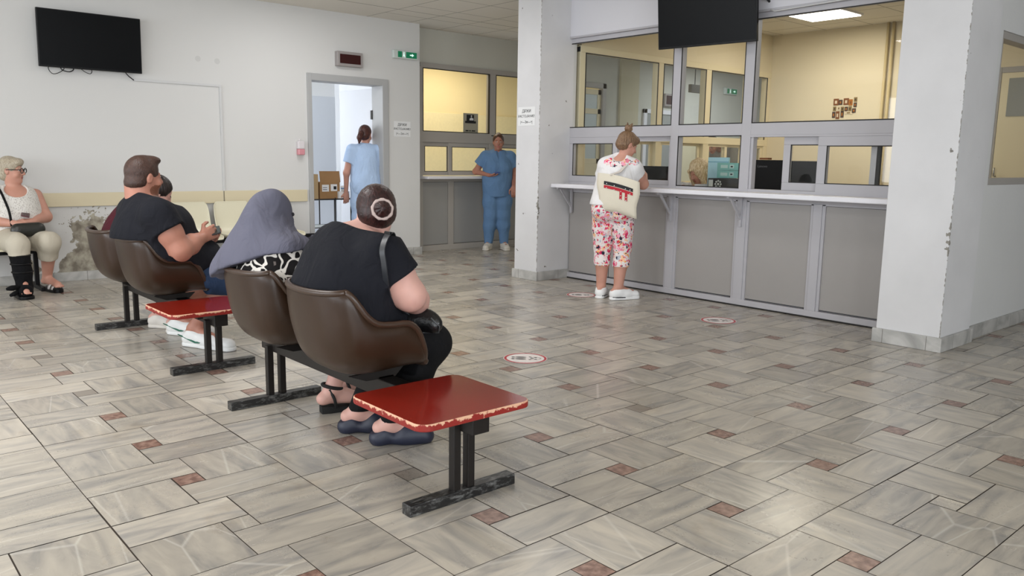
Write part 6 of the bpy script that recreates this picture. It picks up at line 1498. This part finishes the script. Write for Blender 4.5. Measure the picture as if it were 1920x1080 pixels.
# ===== woman with the walking boot by the left wall
def knit():
    m = mat('white_knit', (208, 204, 198), .9); nt, b, N, L = nodes(m); tc = N('ShaderNodeTexCoord')
    v = N('ShaderNodeTexVoronoi'); v.inputs['Scale'].default_value = 75; L(tc.outputs['Object'], v.inputs['Vector'])
    r = N('ShaderNodeValToRGB'); r.color_ramp.elements[0].position = .12; r.color_ramp.elements[0].color = (*lin((142, 134, 128)), 1); r.color_ramp.elements[1].position = .35; r.color_ramp.elements[1].color = (*lin((212, 208, 202)), 1)
    L(v.outputs['Distance'], r.inputs[0]); L(r.outputs[0], b.inputs['Base Color'])
    bp = N('ShaderNodeBump'); bp.inputs['Strength'].default_value = .7; bp.inputs['Distance'].default_value = .006; L(v.outputs['Distance'], bp.inputs['Height']); L(bp.outputs[0], b.inputs['Normal']); return m
def person_A():
    F = Fig('blonde woman in white knitted top and glasses seated by the wall, black boot', (-6.9, -.97, 0), SK1, .0065)
    T = torso((-6.97, -.97, .50), (-6.95, -.97, .63), (-6.96, -.965, .77), (-6.99, -.96, .915), (.1, 1, 0), (.19, .19, .18, .16), (.15, .16, .145, .09), belly=.8, bust=1.1)
    # her left is +y
    shL, shR = V3(-6.985, -.795, .855), V3(-6.985, -1.135, .855); elL, haL = V3(-6.92, -.735, .66), V3(-6.73, -.87, .635); elR, haR = V3(-6.90, -1.20, .64), V3(-6.72, -1.02, .62)
    F.B += T+limb([shL, elL], [.060, .050])+limb([elL, haL], [.050, .030])+limb([shR, elR], [.06, .05])+limb([elR, haR], [.05, .03])+limb([V3(-6.99, -.96, .89), V3(-6.965, -.975, 1.02)], [.062, .060])
    HM = hair_mat('short_blonde_hair', (140, 126, 106), (196, 186, 166), (120, 120, 14)); f = nrm((.55, .83, -.04))
    F.head(V3(-6.965, -.975, 1.085), f, (0, 0, 1), 1.0, brow=HM); F.hand(haL, (.1, -.95, .1), (-.2, 0, -1), -1, .5); F.hand(haR, (.2, .9, .0), (-.2, 0, -1), 1, .45)
    kL, kR, aL, aR = V3(-6.55, -.80, .455), V3(-6.50, -1.05, .455), V3(-6.72, -.80, .12), V3(-6.46, -1.03, .13)
    th = limb([V3(-6.93, -.88, .47), kL], [.10, .082], .04)+limb([V3(-6.93, -1.06, .47), kR], [.10, .082], .04); lg = limb([kL, lerp(kL, aL, .35), aL], [.074, .062, .038])+limb([kR, lerp(kR, aR, .35), aR], [.074, .062, .04])
    F.B += th+lg; F.foot(aL, (-6.50, -.745, .055)); F.foot(aR, (-6.28, -1.05, .05)); F.finish()
    KN = knit()
    F.part('knitted_top', grow(T, .014)+[Ell((-6.96, -.97, .52), (.16, .20, .08), None, .05), Ell((-6.87, -.965, .925), (.11, .095, .085), None, .008, True)], KN, .006, clips=[((0, 0, .46), (0, 0, -1))])
    # trim: open scooped neck and arm openings are cut by the body showing through
    BG = cloth_mat('beige_trousers', (186, 178, 162), .9, .25)
    F.part('trousers', grow(th, .014, .05)+[Prim(kL, lerp(kL, aL, .55), .086, .078, .03, None, ((lerp(kL, aL, .42), nrm(aL-kL)),)), Prim(kR, lerp(kR, aR, .5), .086, .082, .03, None, ((lerp(kR, aR, .30), nrm(aR-kR)),)), Ell((-6.96, -.97, .47), (.16, .20, .08), None, .05)], BG, .007, disp=noise_disp(.004, 20, 61))
    R = F.hR; hp = F.hp
    H = [Ell(hp(0, -.015, .03), (.084, .100, .097), R, .02), Ell(hp(0, -.05, -.04), (.070, .062, .06), R, .03), Ell(hp(0, .065, .075), (.055, .04, .035), R, .02)]; fc = [Ell(hp(0, .105, -.045), (.085, .085, .092), R, .012, True), Ell(hp(-.08, .0, -.03), (.02, .028, .045), R, .01, True), Ell(hp(.08, .0, -.03), (.02, .028, .045), R, .01, True)]
    F.part('hair', H+fc, HM, .005, disp=noise_disp(.0014, 55, 9))
    GL = mat('dark_frames', (28, 18, 16), .3); g = MB()
    for s_ in (-1, 1):
        g.tube([tuple(hp(s_*.033+.025*math.cos(a), .105, .0+.022*math.sin(a))) for a in [2*math.pi*i/16 for i in range(16)]], .0038, 6, closed=True)
        g.tube([tuple(hp(s_*.058, .104, .008)), tuple(hp(s_*.078, .05, .008)), tuple(hp(s_*.082, -.01, .004))], .0035, 6)
    g.tube([tuple(hp(-.009, .107, .004)), tuple(hp(.009, .107, .004))], .0032, 6); g.build('glasses', GL, parent=F.root)
    # walking boot
    BT = cloth_mat('black_foam', (15, 15, 17), .95, .5)
    bo = [Prim(lerp(kR, aR, .30), lerp(kR, aR, .75), .082, .070, .03), Prim(lerp(kR, aR, .75), aR-V3(0, 0, .03), .070, .066, .03), Prim(aR-V3(.02, 0, .07), V3(-6.33, -1.045, .065), .062, .055, .03)]
    bo += [Ell((-6.27, -1.05, .085), (.035, .045, .03), None, .008, True), Ell(aR+V3(.07, 0, -.0), (.02, .018, .02), None, .008, True)]
    o = F.part('walking_boot', bo, BT, .006, clips=[((0, 0, .012), (0, 0, -1)), (lerp(kR, aR, .30), (0, 0, 1))], label='black padded walking boot')
    b = MB(); b.prism([(x_, y_) for x_, y_ in rounded_rect(-6.56, -6.27, -1.11, -.985, .05)], 2, .001, .028); b.build('boot_sole', M_black, parent=o, bevel=.006)
    b = MB()
    for z_ in (.36, .29, .22): 
        c_ = lerp(kR, aR, (kR[2]-z_)/(kR[2]-aR[2])); b.tube([(c_[0]+.079*math.cos(a), c_[1]+.079*math.sin(a), z_) for a in [2*math.pi*i/18 for i in range(18)]], .008, 6, closed=True)
    b.build('boot_strap', M_black, parent=o)
    MB().tube([(-6.38, -1.09, .10), (-6.33, -1.15, .105), (-6.32, -1.19, .10)], [.022, .024, .012], 8).tube([(-6.36, -1.09, .07), (-6.31, -1.14, .055), (-6.30, -1.17, .045)], [.018, .02, .012], 8).build('loose_strap', BT, parent=o)
    # sandal
    so = MB().prism(rounded_rect(-.155, .115, -.045, .045, .044), 2, .001, .035)
    an = math.atan2(.055, .22); M_ = Matrix.Translation((-6.61, -.775, 0)) @ Matrix.Rotation(an, 4, 'Z'); so.v = [tuple(M_ @ Vector(v)) for v in so.v]
    so = so.build('sandal', M_black, parent=F.root, bevel=.006); WS_ = mat('silvery_strap', (206, 200, 198), .35)
    for u in (.0, .055):
        b = MB(); vs = []
        for i in range(9):
            a = math.pi*i/8
            for w_ in (-.018, .018): vs.append(tuple(M_ @ Vector((u+w_, .050*math.cos(a), .03+(.050-.012*(u > .03))*math.sin(a)))))
        b.add(vs, [(2*i, 2*i+1, 2*i+3, 2*i+2) for i in range(8)], 0, True); s_ = b.build('sandal_strap', WS_, parent=so); sd = s_.modifiers.new('t', 'SOLIDIFY'); sd.thickness = .004
    # handbag with strap
    t = thing('handbag', 'dark oval handbag resting on the lap of the woman in the white knitted top', 'bag', (-6.66, -.93, .57))
    sdf_mesh('bag_body', [Prim(V3(-6.655, -1.01, .565), V3(-6.665, -.855, .57), .062, .060, .02, (V3(1, 0, .1), .6))], .006, mat('dark_olive_leather', (34, 34, 30), .35, bump=.2, bscale=60), t)
    RIB([V3(-6.70, -1.05, .60), V3(-6.76, -1.05, .72), V3(-6.80, -1.07, .82), V3(-6.87, -1.09, .91), V3(-6.97, -1.10, .945), V3(-7.06, -1.09, .92)], (0, 1, 0), .02, .004, 'strap', M_black, t)
    phone('dark red phone in the hand of the woman in the white knitted top', (-6.765, -.925, .70), (.15, .92, -.25), (-.93, .10, .32), .9, (84, 20, 30), (60, 16, 24))
if 'A' not in SKIP: person_A()

# ===== clerk behind the glass and colleague beyond the partition
def person_I():
    F = Fig('blonde clerk in a white coat bent over the desk behind the office glass', (-3.42, 4.62, 0), SK1, .007)
    T = torso((-3.40, 4.88, .52), (-3.40, 4.82, .68), (-3.40, 4.74, .84), (-3.41, 4.62, .98), (-1, 0, 0), (.17, .16, .165, .15), (.13, .12, .12, .08), bust=.9)
    shR, shL = V3(-3.58, 4.56, .98), V3(-3.22, 4.46, 1.035); elR, haR = V3(-3.64, 4.46, .99), V3(-3.50, 4.30, 1.0); elL, haL = V3(-3.17, 4.48, .99), V3(-3.34, 4.26, 1.0)
    F.B += T+limb([shR, elR, haR], [.05, .04, .026])+limb([shL, elL, haL], [.05, .04, .026])+limb([V3(-3.41, 4.62, .95), V3(-3.45, 4.55, 1.10)], [.052, .05])
    f = nrm((-.25, -.80, -.55)); HM = hair_mat('long_blonde_hair', (176, 146, 104), (236, 218, 186), (50, 50, 10)); F.head(V3(-3.47, 4.50, 1.16), f, (0, 0, 1), .98, eyes=False)
    F.hand(haR, (.2, -1, 0), (0, 0, -1), 1, .4, sz=.93); F.hand(haL, (-.2, -1, 0), (0, 0, -1), -1, .4, sz=.93)
    F.B += limb([V3(-3.48, 4.88, .50), V3(-3.49, 4.50, .50), V3(-3.49, 4.55, .1)], [.09, .065, .04])+limb([V3(-3.31, 4.88, .50), V3(-3.30, 4.50, .50), V3(-3.30, 4.55, .1)], [.09, .065, .04]); F.finish()
    WC = cloth_mat('white_coat', (216, 218, 224), .8)
    F.part('coat', grow(T, .016)+[Prim(shR, elR, .062, .052, .03), Prim(elR, lerp(elR, haR, .9), .052, .038, .03), Prim(shL, elL, .062, .052, .03), Prim(elL, lerp(elL, haL, .9), .052, .038, .03)], WC, .008)
    R = F.hR; hp = F.hp
    H = [Ell(hp(0, -.02, .03), (.088, .102, .098), R, .02), Ell(hp(-.03, -.06, -.06), (.085, .07, .10), R, .03), Prim(hp(.07, .05, .03), hp(.062, .075, -.14), .022, .012, .02), Prim(hp(-.07, .04, .03), hp(-.085, .05, -.16), .035, .022, .03), Prim(hp(.03, .09, .06), hp(.045, .11, -.10), .012, .007, .01)]
    F.part('hair', [H[0], H[1], Ell(hp(0, .10, -.045), (.058, .075, .09), R, .015, True)]+H[2:], HM, .006, disp=noise_disp(.004, 50, 3))
    t = thing('office_chair', 'office chair the blonde clerk sits on', 'chair', (-3.4, 4.95, 0))
    MB().box(-3.62, -3.18, 4.72, 5.14, .36, .42).build('seat', M_black, parent=t, bevel=.02); MB().box(-3.58, -3.22, 5.10, 5.14, .55, .95).build('backrest', M_black, parent=t, bevel=.015)
    MB().tube([(-3.4, 4.93, .06), (-3.4, 4.93, .36)], .025, 10).box(-3.42, -3.38, 5.12, 5.15, .38, .6).build('column', M_black, parent=t)
    for k in range(5):
        a = 2*math.pi*k/5; MB().tube([(-3.4, 4.93, .07), (-3.4+.27*math.cos(a), 4.93+.27*math.sin(a), .045)], .017, 8).tube([(-3.4+.27*math.cos(a)-.01, 4.93+.27*math.sin(a), .025), (-3.4+.27*math.cos(a)+.01, 4.93+.27*math.sin(a), .025)], .025, 10).build('leg', M_black, parent=t)
if 'I' not in SKIP: person_I()
def person_J():
    F = Fig('person in a grey top bending forward beyond the cream office partition', (-5.25, 7.4, 0), SK1, .009)
    T = torso((-5.22, 7.68, .94), (-5.22, 7.64, 1.10), (-5.23, 7.56, 1.28), (-5.24, 7.44, 1.45), (-1, .0, 0), (.17, .16, .165, .155), (.12, .12, .12, .08))
    shR, shL = V3(-5.42, 7.46, 1.42), V3(-5.05, 7.46, 1.42); elR, haR = V3(-5.46, 7.38, 1.15), V3(-5.34, 7.18, 1.02); elL, haL = V3(-5.0, 7.42, 1.14), V3(-5.14, 7.2, 1.02)
    F.B += T+limb([shR, elR, haR], [.05, .04, .026])+limb([shL, elL, haL], [.05, .04, .026])+limb([V3(-5.24, 7.44, 1.42), V3(-5.24, 7.31, 1.48)], [.05, .048])
    HM = hair_mat('dark_short_hair', (36, 24, 20), (66, 44, 34)); F.head(V3(-5.24, 7.22, 1.50), nrm((.1, -.72, -.69)), (0, 0, 1), .97, brow=HM); F.hand(haR, (.2, -1, -.2), (0, 0, -1), 1, .4); F.hand(haL, (-.2, -1, -.2), (0, 0, -1), -1, .4)
    L = standing_legs(F, (V3(-5.31, 7.66, .88), V3(-5.13, 7.66, .88)), (V3(-5.31, 7.64, .48), V3(-5.13, 7.64, .48)), (V3(-5.31, 7.70, .1), V3(-5.13, 7.70, .1)), (V3(-5.32, 7.54, .04), V3(-5.12, 7.54, .04)))
    F.finish(); GT = cloth_mat('grey_top', (150, 148, 144)); R = F.hR; hp = F.hp
    F.part('top', grow(T, .016)+[Prim(shR, elR, .062, .052, .03), Prim(shL, elL, .062, .052, .03)], GT, .009); F.part('trousers', grow(L, .016), BLKP, .010, clips=[((0, 0, .08), (0, 0, -1))])
    F.part('hair', [Ell(hp(0, -.015, .025), (.079, .097, .092), R, .02), Ell(hp(0, .10, -.05), (.07, .075, .1), R, .015, True)], HM, .007)
if 'J' not in SKIP: person_J()
